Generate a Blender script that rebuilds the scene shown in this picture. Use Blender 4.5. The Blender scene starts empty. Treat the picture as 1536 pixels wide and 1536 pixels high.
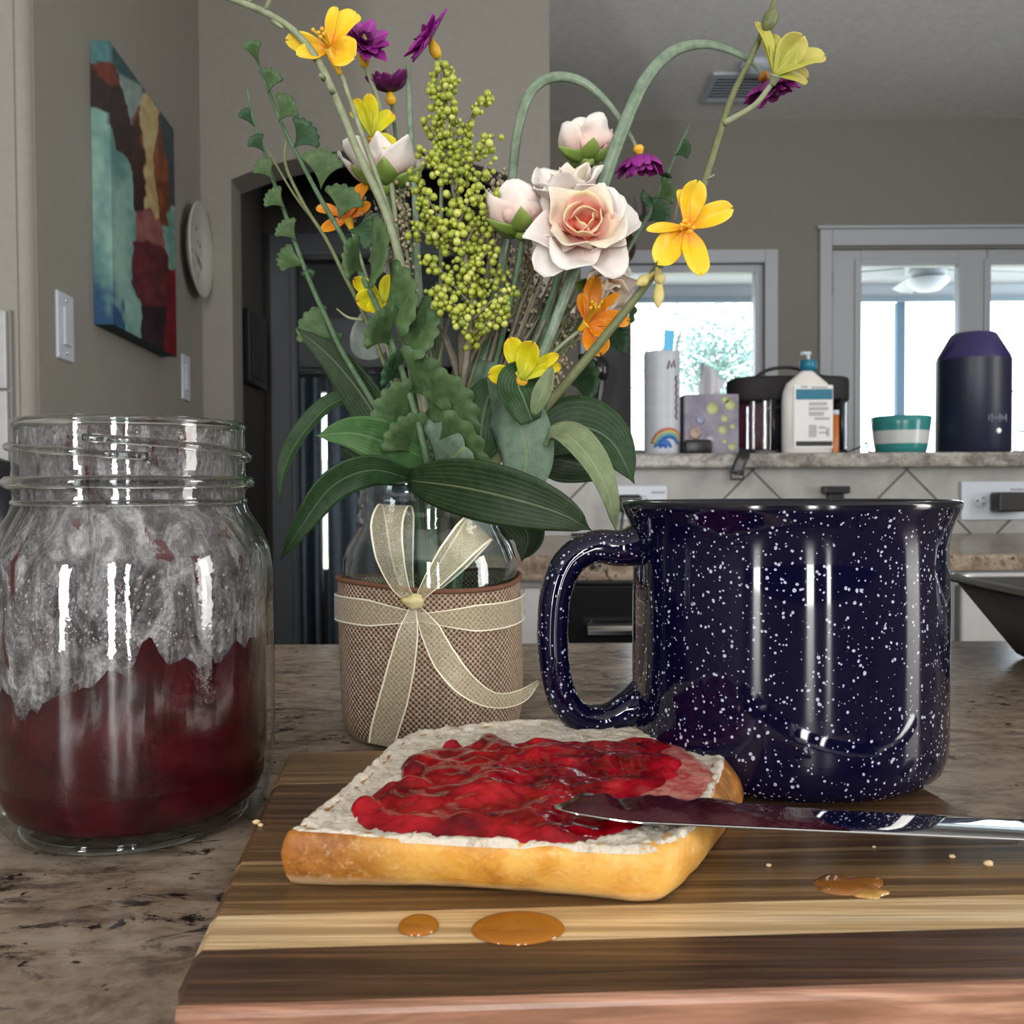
import bpy, bmesh, math, random
from mathutils import Vector, Matrix, noise
random.seed(7)
SC = bpy.context.scene
COL = SC.collection
PI = math.pi
# ---------------------------------------------------------------- camera, light, exposure
F = 1400.0                      # focal length in pixels of the 1536 px frame
CT = 0.90                       # counter top height
ZC = CT + 0.098                 # camera height
PITCH, ROLL = math.radians(1.35), math.radians(-0.3)
cam_d = bpy.data.cameras.new('camera'); cam = bpy.data.objects.new('camera', cam_d); COL.objects.link(cam)
cam_d.sensor_width = 36.0; cam_d.lens = F / 1536 * 36.0; cam_d.clip_start = 0.01; cam_d.clip_end = 200
CR = Matrix.Rotation(PI / 2 - PITCH, 3, 'X') @ Matrix.Rotation(ROLL, 3, 'Z')
cam.matrix_world = Matrix.Translation((0, 0, ZC)) @ CR.to_4x4()
SC.camera = cam
cam_d.dof.use_dof = True; cam_d.dof.focus_distance = 0.28; cam_d.dof.aperture_fstop = 40.0
SC.view_settings.view_transform = 'Standard'
SC.view_settings.look = 'None'
SC.view_settings.gamma = 1.0
SC.view_settings.use_curve_mapping = False
SC.view_settings.exposure = 0.1
SC.cycles.max_bounces = 8
SC.cycles.transparent_max_bounces = 24
SC.cycles.caustics_reflective = False
SC.cycles.caustics_refractive = False
SC.cycles.sample_clamp_indirect = 4.0
SC.cycles.use_denoising = True
world = bpy.data.worlds.new('world'); SC.world = world; world.use_nodes = True
bg = world.node_tree.nodes['Background']
bg.inputs['Color'].default_value = (0.86, 0.94, 1.0, 1); bg.inputs['Strength'].default_value = 4.5
sun_d = bpy.data.lights.new('sun', 'SUN'); sun = bpy.data.objects.new('sun', sun_d); COL.objects.link(sun)
sun_d.energy = 4.0; sun_d.angle = 0.01; sun_d.color = (1, 0.96, 0.9)
sun.rotation_euler = (math.radians(-12), math.radians(32), 0)      # high over the yard; the house roof keeps it out
# daylight in the glazed doors behind the camera, and an added fill light on the right side
def daylight(x, y, z, w, h, rz, L, colr=(0.95, 0.98, 1.0)):
    d = bpy.data.lights.new('window_daylight', 'AREA'); o = bpy.data.objects.new('window_daylight', d); COL.objects.link(o)
    d.shape = 'RECTANGLE'; d.size = w; d.size_y = h; d.energy = L * PI * w * h; d.color = colr
    o.location = (x, y, z); o.rotation_euler = (PI / 2, 0, rz)
REAR_Y = -3.0
REAR_WIN = [(-2.20, 0.38), (0.15, 0.26), (0.88, 0.15)]      # tall panes of the glazed doors: x, width
for wx, ww in REAR_WIN:
    daylight(wx, REAR_Y + 0.02, 1.38, ww, 2.06, 0, 32.0, (1.0, 0.98, 0.95))
daylight(3.37, -0.3, 1.38, 0.75, 2.06, PI / 2, 15.0, (1.0, 0.97, 0.92))        # added fill light at the solid right wall, brightens the painting wall

def ray(px, py):
    return CR @ Vector(((px - 768) / F, -(py - 768) / F, -1.0))
def P(px, py, d):                     # the point seen at a pixel of the photograph, d metres deep in the room
    r = ray(px, py); return Vector((0, 0, ZC)) + r * (d / r.y)
def PZ(px, py, z):                    # the point seen at a pixel on the level z
    r = ray(px, py); return Vector((0, 0, ZC)) + r * ((z - ZC) / r.z)
# ---------------------------------------------------------------- mesh helpers
class MB:
    def __init__(s): s.v = []; s.f = []; s.uv = []; s.m = []
    def add(s, vs, fs, uv=None, mi=0):
        b = len(s.v); s.v += [Vector(p) for p in vs]
        s.uv += uv if uv else [(p[0], p[1]) for p in s.v[b:]]
        s.f += [tuple(b + i for i in f) for f in fs]; s.m += [mi] * len(fs); return s
    def box(s, x0, x1, y0, y1, z0, z1, mi=0, M=None):
        vs = [Vector((x, y, z)) for x in (x0, x1) for y in (y0, y1) for z in (z0, z1)]
        if M: vs = [M @ p for p in vs]
        return s.add(vs, [(0,1,3,2),(4,6,7,5),(0,4,5,1),(2,3,7,6),(0,2,6,4),(1,5,7,3)], None, mi)
    def prism(s, poly, axis_vec, mi=0):
        n = len(poly); a = [Vector(p) for p in poly]; b = [p + Vector(axis_vec) for p in a]
        fs = [tuple(range(n))[::-1], tuple(range(n, 2*n))] + [(i, (i+1) % n, n+(i+1) % n, n+i) for i in range(n)]
        return s.add(a + b, fs, None, mi)
    def tube(s, pts, r, n=8, cap=True, mi=0, flat=1.0, up=None):
        pts = [Vector(p) for p in pts]; N = len(pts); vs = []; uv = []
        rs = r if isinstance(r, (list, tuple)) else [r] * N
        if len(rs) == 2 and N > 2: rs = [rs[0] + (rs[1]-rs[0])*i/(N-1) for i in range(N)]
        u = None
        for i in range(N):
            t = (pts[min(i+1, N-1)] - pts[max(i-1, 0)]).normalized()
            if u is None:
                u = Vector(up) if up else (Vector((0,1,0)) if abs(t.y) < .8 else Vector((1,0,0)))
            u = (u - t*u.dot(t)).normalized(); w = t.cross(u)
            for k in range(n):
                a = 2*PI*k/n
                vs.append(pts[i] + (u*math.cos(a)*flat + w*math.sin(a))*rs[i]); uv.append((k/n, i/max(1, N-1)))
        fs = [(i*n+k, i*n+(k+1) % n, (i+1)*n+(k+1) % n, (i+1)*n+k) for i in range(N-1) for k in range(n)]
        if cap: fs += [tuple(range(n))[::-1], tuple((N-1)*n+k for k in range(n))]
        return s.add(vs, fs, uv, mi)
    def lathe(s, prof, c, n=48, mi=0, a0=0.0, a1=2*PI, fn=None, close=False):
        vs = []; uv = []; c = Vector(c); m = len(prof)
        for k in range(n+1):
            a = a0 + (a1-a0)*k/n
            for i, (r, z) in enumerate(prof):
                if fn: r, z = fn(r, z, a, i)
                vs.append(c + Vector((r*math.cos(a), r*math.sin(a), z))); uv.append((k/n, i/(m-1)))
        q = m if close else m-1
        fs = [(k*m+i, (k+1)*m+i, (k+1)*m+(i+1) % m, k*m+(i+1) % m) for k in range(n) for i in range(q)]
        s.add(vs, fs, uv, mi); return s
    def ball(s, c, r, seg=10, ring=7, sc=(1,1,1), mi=0, M=None):
        c = Vector(c); vs = []; uv = []
        for i in range(ring+1):
            th = PI*i/ring
            for k in range(seg):
                a = 2*PI*k/seg; p = Vector((math.sin(th)*math.cos(a)*sc[0], math.sin(th)*math.sin(a)*sc[1], math.cos(th)*sc[2]))*r
                vs.append(c + (M @ p if M else p)); uv.append((k/seg, i/ring))
        fs = [(i*seg+k, (i+1)*seg+k, (i+1)*seg+(k+1) % seg, i*seg+(k+1) % seg) for i in range(ring) for k in range(seg)]
        return s.add(vs, fs, uv, mi)
    def sheet(s, path, hw, nrm, nw=4, cup=0.0, mi=0, wave=0.0, wn=3, edge=None, notch=0.0, crease=0.0):
        N = len(path); vs = []; uv = []
        for i in range(N):
            t = (path[min(i+1, N-1)] - path[max(i-1, 0)]).normalized()
            nn = nrm[i] if isinstance(nrm, list) else nrm
            sd = t.cross(nn)
            sd = sd.normalized() if sd.length > 1e-6 else Vector((1,0,0))
            n2 = sd.cross(t); n2 = n2 if n2.dot(nn) > 0 else -n2
            for j in range(-nw, nw+1):
                q = j/nw; w = hw[i]
                if edge: w *= edge(i/(N-1), q)
                nt_ = notch*max(hw)*math.exp(-(q/.38)**2)*max(0, (i/(N-1)-.72)/.28)
                vs.append(path[i] - t*nt_ + sd*w*q + n2*(-crease*hw[i]*math.exp(-(q/.3)**2) + cup*hw[i]*q*q + wave*hw[i]*math.sin(wn*PI*i/(N-1) + q*2)*abs(q)))
                uv.append((i/(N-1), (q+1)/2))
        W = 2*nw+1
        fs = [(i*W+j, i*W+j+1, (i+1)*W+j+1, (i+1)*W+j) for i in range(N-1) for j in range(W-1)]
        return s.add(vs, fs, uv, mi)
def org(parent):
    p = Vector((0,0,0))
    while parent: p += parent.location; parent = parent.parent
    return p
def obj(name, mb, mats, parent=None, smooth=True, bevel=0.0, solid=0.0, sub=0, base=True):
    me = bpy.data.meshes.new(name)
    vs = mb.v
    if parent: o0 = org(parent)
    elif base and vs:
        xs = [p.x for p in vs]; ys = [p.y for p in vs]; zs = [p.z for p in vs]
        o0 = Vector(((min(xs)+max(xs))/2, (min(ys)+max(ys))/2, min(zs)))
    else: o0 = Vector((0,0,0))
    me.from_pydata([tuple(p - o0) for p in vs], [], mb.f)
    ul = me.uv_layers.new(name='UVMap')
    li = [0]*len(me.loops); me.loops.foreach_get('vertex_index', li)
    flat = [c for i in li for c in mb.uv[i]]
    ul.data.foreach_set('uv', flat)
    mats = mats if isinstance(mats, (list, tuple)) else [mats]
    for m in mats: me.materials.append(m)
    me.polygons.foreach_set('material_index', mb.m)
    me.polygons.foreach_set('use_smooth', [smooth]*len(mb.f))
    bm = bmesh.new(); bm.from_mesh(me); bmesh.ops.recalc_face_normals(bm, faces=bm.faces); bm.to_mesh(me); bm.free()
    me.update()
    o = bpy.data.objects.new(name, me); COL.objects.link(o)
    if parent: o.parent = parent
    else: o.location = o0
    if bevel:
        b = o.modifiers.new('bevel', 'BEVEL'); b.width = bevel; b.segments = 2; b.limit_method = 'ANGLE'; b.angle_limit = 0.6
        if smooth: pass
    if solid:
        b = o.modifiers.new('solidify', 'SOLIDIFY'); b.thickness = solid; b.offset = 0
    if sub:
        b = o.modifiers.new('subdivision', 'SUBSURF'); b.levels = sub; b.render_levels = sub
    return o
def hard(name, mb, mats, parent=None, bevel=0.0, **k):
    return obj(name, mb, mats, parent, smooth=False, bevel=bevel, **k)
def tag(o, label, cat, group=None):
    o['label'] = label; o['category'] = cat
    if group: o['group'] = group
    return o
def thing(name, label, cat, loc, group=None):
    o = bpy.data.objects.new(name, None); COL.objects.link(o); o.location = loc; o.empty_display_size = 0.02
    return tag(o, label, cat, group)
def struct(o): o['kind'] = 'structure'; return o
def stuff(o, label=None):
    o['kind'] = 'stuff'
    if label: o['label'] = label
    return o
def crv(pts, n=6):                    # Catmull-Rom through the points
    pts = [Vector(p) for p in pts]
    if len(pts) < 3: return [pts[0].lerp(pts[-1], i/n) for i in range(n+1)]
    q = [pts[0]*2 - pts[1]] + pts + [pts[-1]*2 - pts[-2]]; out = []
    for i in range(1, len(q)-2):
        a, b, c, d = q[i-1:i+3]
        for k in range(n):
            t = k/n
            out.append(0.5*((2*b) + (c-a)*t + (2*a-5*b+4*c-d)*t*t + (3*b-a-3*c+d)*t**3))
    return out + [pts[-1]]
def pxs(pts, n=6): return crv([P(*p) for p in pts], n)
def rotm(v, ang, axis): return Matrix.Rotation(ang, 3, axis) @ v
def interp(xs, t):
    f = t*(len(xs)-1); i = min(int(f), len(xs)-2); return xs[i] + (xs[i+1]-xs[i])*(f-i)
# ---------------------------------------------------------------- materials
def mat(name, color, rough=0.5, metal=0.0, spec=0.5, build=None, trans=0.0, ior=1.45, sss=0.0, coat=0.0, alpha=1.0, emit=0.0):
    m = bpy.data.materials.new(name); m.use_nodes = True; nt = m.node_tree; b = nt.nodes['Principled BSDF']
    c = tuple(color) + (1,) if len(color) == 3 else tuple(color)
    b.inputs['Base Color'].default_value = c; b.inputs['Roughness'].default_value = rough
    b.inputs['Metallic'].default_value = metal; b.inputs['Specular IOR Level'].default_value = spec
    b.inputs['Transmission Weight'].default_value = trans; b.inputs['IOR'].default_value = ior
    b.inputs['Coat Weight'].default_value = coat; b.inputs['Alpha'].default_value = alpha
    if sss:
        b.inputs['Subsurface Weight'].default_value = sss; b.inputs['Subsurface Radius'].default_value = (.01, .004, .002); b.inputs['Subsurface Scale'].default_value = 1.0
    if emit:
        b.inputs['Emission Color'].default_value = c; b.inputs['Emission Strength'].default_value = emit
    if build: build(N(nt), b)
    return m
class N:
    def __init__(s, nt): s.nt = nt
    def new(s, t, **k):
        n = s.nt.nodes.new(t)
        for a, v in k.items(): setattr(n, a, v)
        return n
    def link(s, a, b): s.nt.links.new(a, b)
    def coord(s, kind='Object', scale=(1,1,1), rot=(0,0,0)):
        t = s.new('ShaderNodeTexCoord'); m = s.new('ShaderNodeMapping'); s.link(t.outputs[kind], m.inputs['Vector'])
        m.inputs['Scale'].default_value = scale; m.inputs['Rotation'].default_value = rot; return m.outputs['Vector']
    def noise(s, vec, scale, detail=4, rough=0.6, dist=0.0):
        n = s.new('ShaderNodeTexNoise'); s.link(vec, n.inputs['Vector']); n.inputs['Scale'].default_value = scale
        n.inputs['Detail'].default_value = detail; n.inputs['Roughness'].default_value = rough; n.inputs['Distortion'].default_value = dist
        return n.outputs['Fac']
    def vor(s, vec, scale, feat='F1', out='Distance', rnd=1.0):
        n = s.new('ShaderNodeTexVoronoi', feature=feat); s.link(vec, n.inputs['Vector']); n.inputs['Scale'].default_value = scale
        n.inputs['Randomness'].default_value = rnd; return n.outputs[out], n
    def ramp(s, fac, stops, mode='LINEAR'):
        r = s.new('ShaderNodeValToRGB'); e = r.color_ramp; e.interpolation = mode
        while len(e.elements) < len(stops): e.elements.new(0.5)
        for el, (p, c) in zip(e.elements, stops):
            el.position = p; el.color = tuple(c) + (1,) if len(c) == 3 else c
        if fac is not None: s.link(fac, r.inputs['Fac'])
        return r.outputs['Color']
    def mix(s, fac, a, b, mode='MIX'):
        n = s.new('ShaderNodeMix', data_type='RGBA', blend_type=mode)
        for sock, val in ((n.inputs[0], fac), (n.inputs[6], a), (n.inputs[7], b)):
            if hasattr(val, 'node'): s.link(val, sock)
            elif isinstance(val, (int, float)): sock.default_value = val
            else: sock.default_value = tuple(val) + (1,) if len(val) == 3 else val
        return n.outputs[2]
    def math(s, op, a, b=0.0, clamp=False):
        n = s.new('ShaderNodeMath', operation=op); n.use_clamp = clamp
        for sock, val in ((n.inputs[0], a), (n.inputs[1], b)):
            if hasattr(val, 'node'): s.link(val, sock)
            else: sock.default_value = val
        return n.outputs[0]
    def bump(s, h, bsdf, strength=0.3, dist=0.001):
        n = s.new('ShaderNodeBump'); n.inputs['Strength'].default_value = strength; n.inputs['Distance'].default_value = dist
        s.link(h, n.inputs['Height']); s.link(n.outputs['Normal'], bsdf.inputs['Normal']); return n
    def sep(s, vec):
        n = s.new('ShaderNodeSeparateXYZ'); s.link(vec, n.inputs[0]); return n.outputs
    def uv(s): return s.sep(s.new('ShaderNodeTexCoord').outputs['UV'])
G = '\x00'
def speck(c1, c2, scale, rough=0.6, lo=.35, hi=.65, bump=0.0, bd=0.002, kind='Object', vs=(1,1,1), det=5):
    def f(n, b):
        v = n.coord(kind, vs); k = n.noise(v, scale, det)
        n.link(n.ramp(k, [(lo, c1), (hi, c2)]), b.inputs['Base Color'])
        if bump: n.bump(k, b, bump, bd)
    return f
def wallpaint(c):
    return mat('wall_paint', c, 0.75, build=speck([x*.97 for x in c], [min(1, x*1.03) for x in c], 60, bump=.12, bd=.002))
M = {}
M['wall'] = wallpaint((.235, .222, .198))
M['ceiling'] = mat('ceiling_paint', (.86, .85, .83), .85, build=speck((.80,.795,.78), (.90,.89,.87), 45, bump=.25, bd=.003))
M['white'] = mat('white_trim_paint', (.46, .49, .53), .35)
M['plastic_white'] = mat('white_plastic', (.50, .55, .62), .3)
M['black'] = mat('black_plastic', (.012, .012, .014), .35)
M['black_gloss'] = mat('black_gloss_front', (.006, .006, .007), .18)
M['chrome'] = mat('polished_steel', (.78, .79, .80), .12, metal=1.0)
M['floor'] = mat('dark_floor_carpet', (.06, .045, .035), .95, spec=0.0, build=speck((.045,.033,.025), (.08,.06,.045), 6))
M['cab'] = mat('cabinet_paint', (.42, .42, .42), .5, build=speck((.4,.4,.4), (.45,.45,.45), 20))
M['grout'] = mat('grout', (.22, .21, .20), .9)
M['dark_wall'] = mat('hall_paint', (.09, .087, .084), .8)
M['dark_grey'] = mat('dark_grey_panel', (.014, .014, .016), .7)
def granite(n, b):
    v = n.coord('Object', (1, 1.0, 1), (0, 0, .35)); v2 = n.coord('Object', (1, 2.2, 1), (0, 0, .25))
    big = n.noise(v2, 7, 6, .62, .6); mid = n.noise(v2, 34, 8, .72, .4); fine = n.noise(v, 190, 5, .7)
    base = n.ramp(mid, [(.30, (.07,.05,.038)), (.43, (.23,.17,.125)), (.53, (.40,.32,.245)), (.70, (.56,.48,.39))])
    base = n.mix(n.ramp(big, [(.42, (0,0,0)), (.62, (.75,.75,.75))]), base, n.ramp(fine, [(.38, (.22,.165,.125)), (.6, (.46,.375,.295))]))
    blk = n.math('MULTIPLY', n.ramp(n.noise(v2, 48, 7, .75, .5), [(.54, (0,0,0)), (.60, (1,1,1))]), n.ramp(n.noise(v, 8, 2), [(.45, (0,0,0)), (.62, (1,1,1))]))
    c = n.mix(blk, base, (.018,.014,.014))
    fl = n.ramp(n.noise(v, 110, 3, .6), [(.655, (0,0,0)), (.69, (1,1,1))])
    c = n.mix(fl, c, (.03,.022,.02))
    n.link(n.mix(1.0, c, (.70, .69, .68), 'MULTIPLY'), b.inputs['Base Color'])
def granite_grey(n, b):
    v = n.coord('Object', (1, 1, 1.6)); mid = n.noise(v, 26, 8, .72, .4); fine = n.noise(v, 120, 5, .7)
    c = n.ramp(mid, [(.32, (.05,.045,.043)), (.44, (.20,.19,.18)), (.54, (.33,.32,.30)), (.72, (.46,.45,.43))])
    c = n.mix(n.ramp(n.noise(v, 11, 4, .6), [(.55, (0,0,0)), (.68, (.7,.7,.7))]), c, (.10,.07,.06))
    n.link(n.mix(n.ramp(fine, [(.35, (.5,.5,.5)), (.55, (0,0,0))]), c, (.12,.11,.10)), b.inputs['Base Color'])
M['granite_grey'] = mat('grey_granite', (.3,.3,.3), .25, build=granite_grey)
M['granite'] = mat('polished_granite', (.4,.35,.3), .24, spec=.22, build=granite)
def wood(c1, c2, c3, seed, sc=1.0):
    def f(n, b):
        v = n.coord('Object', (2.4, 110, 60)); 
        m = v.node; m.inputs['Location'].default_value = (seed*1.7, seed*.61, seed)
        g = n.noise(v, 1.6*sc, 6, .65, 1.2)
        v2 = n.coord('Object', (10, 420, 300)); v2.node.inputs['Location'].default_value = (seed, seed*2, 0)
        h = n.noise(v2, 2.2, 3, .6)
        c = n.ramp(g, [(.34, tuple(x*.72 for x in c1)), (.44, c1), (.52, c2), (.64, c3)])
        c = n.mix(n.ramp(h, [(.38, (.7,.7,.7)), (.56, (0,0,0))]), c, tuple(x*.5 for x in c2))
        n.link(c, b.inputs['Base Color']); n.bump(h, b, .15, .0004)
    return f
W = {}
# ================================================================ the setting
def wallbox(name, pts, z0, z1, th, m):
    # an upright slab along a polyline of floor points (two points), thickened to the right of its direction
    a, b = Vector(pts[0]), Vector(pts[1]); d = (b-a).normalized(); nrm = Vector((d.y, -d.x, 0))*th
    mb = MB().prism([(a.x, a.y, z0), (b.x, b.y, z0), (b.x+nrm.x, b.y+nrm.y, z0), (a.x+nrm.x, a.y+nrm.y, z0)], (0, 0, z1-z0))
    return struct(hard(name, mb, m, base=False))
CEIL = 2.68
struct(hard('floor', MB().box(-3.1, 3.5, -3.1, 5.6, -.05, 0), M['floor'], base=False))
struct(hard('ceiling', MB().box(-3.1, 3.5, -3.1, 5.6, CEIL, CEIL+.12), M['ceiling'], base=False))
# side wall with the painting: from WB0 to WB1
WB0, WB1 = Vector((-.767, 1.5, 0)), Vector((-.856, 2.6, 0))
def wb(d): return -.6455 - .081*d
mb = MB(); r = .02
wallbox('wall_left', [(-.856, 2.6), (-.767, 1.52)], 0, CEIL, .12, M['wall'])
mb = MB(); mb.prism([(-.7686, 1.52, 0)] + [(-.7886+.02*math.cos(a), 1.52-.02*math.sin(a), 0) for a in [0.08+i*.18 for i in range(9)]] + [(-.7886, 1.56, 0)], (0, 0, CEIL))
struct(obj('trim_corner', mb, M['wall'], base=False))
wallbox('wall_kitchen_left', [(-.7886, 1.5), (-3.0, 1.5)], 0, CEIL, .12, M['wall']) if False else struct(hard('wall_kitchen_left', MB().box(-3.0, -.7886, 1.5, 1.62, 0, CEIL), M['wall'], base=False))
struct(hard('wall_far_left', MB().box(-3.1, -3.0, -3.0, 1.62, 0, CEIL), M['wall'], base=False))
struct(hard('wall_right', MB().box(3.4, 3.5, -3.0, 4.4, 0, CEIL), M['wall'], base=False))
# rear wall, with openings for its glazed panes and the band of windows above them
xs = [-3.0] + [q for wx, ww in REAR_WIN for q in (wx-ww/2, wx+ww/2)] + [3.4]
mb = MB()
for i in range(0, len(xs), 2): mb.box(xs[i], xs[i+1], REAR_Y-.1, REAR_Y, .35, 2.41)
mb.box(-3, 3.4, REAR_Y-.1, REAR_Y, 0, .35).box(-3, 3.4, REAR_Y-.1, REAR_Y, 2.41, CEIL)
struct(hard('wall_rear', mb, mat('dark_wood_panelling', (.06,.045,.035), .8, spec=.1), base=False))
for k, (wx, ww) in enumerate(REAR_WIN):
    struct(hard('window_%d' % (k+2), MB().box(wx-ww/2, wx-ww/2+.02, REAR_Y-.06, REAR_Y, .35, 2.41).box(wx+ww/2-.02, wx+ww/2, REAR_Y-.06, REAR_Y, .35, 2.41).box(wx-ww/2, wx+ww/2, REAR_Y-.06, REAR_Y, 2.37, 2.41).box(wx-ww/2, wx+ww/2, REAR_Y-.06, REAR_Y, .35, .39), M['white'], base=False))
# wall with the arched opening, facing the camera
A0 = Vector((-.856, 2.6, 0)); A1 = Vector((.113, 2.68, 0)); ad = (A1-A0).normalized()
def arc_x(px):                      # length along the arch wall at which a pixel column meets it
    r0 = ray(px, 735); k = r0.x/r0.y
    t = (k*A0.y - A0.x)/(ad.x - k*ad.y); return t
s0, s1 = arc_x(352), arc_x(800); zsp = P(352, 268, 2.6).z; ztop = P(575, 226, 2.65).z
mb = MB(); L = (A1-A0).length; n = 24; back = Vector((-ad.y, ad.x, 0))*.13
def ap(s, z): q = A0 + ad*s; return Vector((q.x, q.y, z))
mb.prism([ap(0, 0), ap(s0, 0), ap(s0, CEIL), ap(0, CEIL)], back)
mb.prism([ap(s1, 0), ap(L, 0), ap(L, CEIL), ap(s1, CEIL)], back)
for i in range(n):
    u0, u1 = i/n, (i+1)/n; sa, sb = s0+(s1-s0)*u0, s0+(s1-s0)*u1
    za = zsp + (ztop-zsp)*(1-(2*u0-1)**2); zb = zsp + (ztop-zsp)*(1-(2*u1-1)**2)
    mb.prism([ap(sa, za), ap(sb, zb), ap(sb, CEIL), ap(sa, CEIL)], back)
struct(hard('wall_arch', mb, M['wall'], base=False))
# hall behind the arch: side walls, door casing, a room with curtains
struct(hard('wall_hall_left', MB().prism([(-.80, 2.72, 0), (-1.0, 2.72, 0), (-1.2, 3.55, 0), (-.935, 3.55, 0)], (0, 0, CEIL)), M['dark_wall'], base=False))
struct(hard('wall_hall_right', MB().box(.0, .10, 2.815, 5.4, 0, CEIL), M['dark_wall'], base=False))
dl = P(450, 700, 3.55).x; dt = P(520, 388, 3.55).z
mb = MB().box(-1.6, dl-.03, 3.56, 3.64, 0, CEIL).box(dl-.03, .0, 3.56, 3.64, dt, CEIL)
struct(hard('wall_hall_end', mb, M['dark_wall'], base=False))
mb = MB()
x0 = P(405, 700, 3.5).x
mb.box(x0, dl, 3.52, 3.56, 0, dt+.09).box(dl, .0, 3.52, 3.56, dt, dt+.09).box(dl-.022, dl-.004, 3.505, 3.52, 0, dt+.02).box(dl-.022, .0, 3.505, 3.52, dt+.004, dt+.022)
struct(hard('trim_hall_door', mb, mat('grey_trim_paint', (.13,.14,.155), .4), base=False, bevel=.004))
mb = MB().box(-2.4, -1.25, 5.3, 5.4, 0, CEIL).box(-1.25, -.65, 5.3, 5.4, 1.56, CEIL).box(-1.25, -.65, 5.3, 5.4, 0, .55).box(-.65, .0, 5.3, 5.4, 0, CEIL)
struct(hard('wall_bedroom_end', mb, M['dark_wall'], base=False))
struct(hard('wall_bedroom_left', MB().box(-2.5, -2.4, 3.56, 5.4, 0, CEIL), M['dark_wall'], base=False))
# curtains, gap between them shows daylight
mc = mat('blue_grey_curtain_cloth', (.14, .18, .22), .85, build=speck((.12,.155,.195), (.17,.205,.245), 30))
xg = P(487, 700, 5.15).x
def curtain(xa, xb, label):
    mb = MB(); pts = []
    for i in range(61):
        x = xa+(xb-xa)*i/60; pts.append((x, 5.15+.035*math.sin(i*1.05)))
    vs = []; 
    for (x, y) in pts: vs += [(x, y, .12), (x, y, 1.62)]
    mb.add(vs, [(2*i, 2*i+2, 2*i+3, 2*i+1) for i in range(60)])
    return tag(obj('curtain', mb, mc, solid=.006), label, 'curtain')
curtain(-1.75, xg-.016, 'blue grey curtain left of the bright slit through the arch')
curtain(xg+.016, -.1, 'blue grey curtain right of the bright slit through the arch')
mb = MB().tube([(-1.85, 5.12, 1.66), (-.02, 5.12, 1.66)], .014, 10).ball((-1.87, 5.12, 1.66), .03).ball((0, 5.12, 1.66), .03)
tag(obj('curtain_rod', mb, M['black']), 'dark rod above the hallway curtains', 'curtain rod')
tag(hard('window_valance', MB().box(-1.8, -.05, 5.19, 5.29, 1.66, 1.95), mat('valance_cloth', (.14,.14,.14), .8)), 'pale grey panel above the hallway curtains', 'panel')
# dark picture on the hall wall
q = [P(383, 462, 2.86), P(407, 480, 3.36), P(407, 585, 3.36), P(383, 572, 2.86)]
for k in q: k.x = -.80 - (k.y-2.72)*.163 + .004
mb = MB().prism(q, (.022, 0, 0))
pf = tag(hard('picture_frame', mb, M['black'], bevel=.003), 'dark framed picture on the hallway wall inside the arch', 'picture')
c = sum(q, Vector())/4; q2 = [c+(k-c)*.8+Vector((.0235, 0, 0)) for k in q]
hard('picture_print', MB().prism(q2, (.002, 0, 0)), mat('dark_print', (.03,.03,.035), .4, build=speck((.01,.01,.012), (.06,.06,.065), 14)), pf)
# ---------------------------------------------------------------- wall with window and glazed door
FY = 4.3
def fx(px): return P(px, 600, FY).x
def fz(py): return P(1150, py, FY).z
wx0, wx1 = fx(890), fx(1146); wz0, wz1 = .74, fz(395)
dx0, dx1, dx2, dztop = fx(1247), fx(1483), fx(1725), fz(374)
mb = MB()
mb.box(.10, wx0, FY, FY+.12, 0, CEIL).box(wx0, wx1, FY, FY+.12, wz1, CEIL).box(wx0, wx1, FY, FY+.12, 0, wz0)
mb.box(wx1, dx0-.012, FY, FY+.12, 0, CEIL).box(dx0-.012, dx2+.012, FY, FY+.12, dztop, CEIL).box(dx2+.012, 3.4, FY, FY+.12, 0, CEIL)
struct(hard('wall_window', mb, M['wall'], base=False))
glass_far = mat('window_pane_glass', (1,1,1), .02)
def thin_glass(name, tint, edge, gloss=1.0, rough=.02, bump=None):
    m = bpy.data.materials.new(name); m.use_nodes = True; nt = m.node_tree; n = N(nt); nt.nodes.remove(nt.nodes['Principled BSDF'])
    out = nt.nodes['Material Output']; tr = n.new('ShaderNodeBsdfTransparent'); gl = n.new('ShaderNodeBsdfGlossy'); gl.inputs['Roughness'].default_value = rough
    lw = n.new('ShaderNodeLayerWeight'); lw.inputs['Blend'].default_value = .35
    n.link(n.ramp(lw.outputs['Facing'], [(0, tint), (.55, tint), (1, edge)]), tr.inputs['Color'])
    fr = n.math('ADD', .04, n.math('MULTIPLY', n.math('POWER', lw.outputs['Facing'], 5.0), .9)); lw.inputs['Blend'].default_value = .5
    mx = n.new('ShaderNodeMixShader'); n.link(n.math('MULTIPLY', fr, gloss, True), mx.inputs[0])
    n.link(tr.outputs[0], mx.inputs[1]); n.link(gl.outputs[0], mx.inputs[2]); n.link(mx.outputs[0], out.inputs['Surface'])
    if bump:
        v = n.coord('Object'); bn = n.new('ShaderNodeBump'); bn.inputs['Strength'].default_value = bump[1]; bn.inputs['Distance'].default_value = .0006
        n.link(n.noise(v, bump[0], 3), bn.inputs['Height'])
        n.link(bn.outputs['Normal'], gl.inputs['Normal'])
    return m
glass_far = thin_glass('window_pane_glass', (.97,.99,1), (.9,.95,1), .7)
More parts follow.
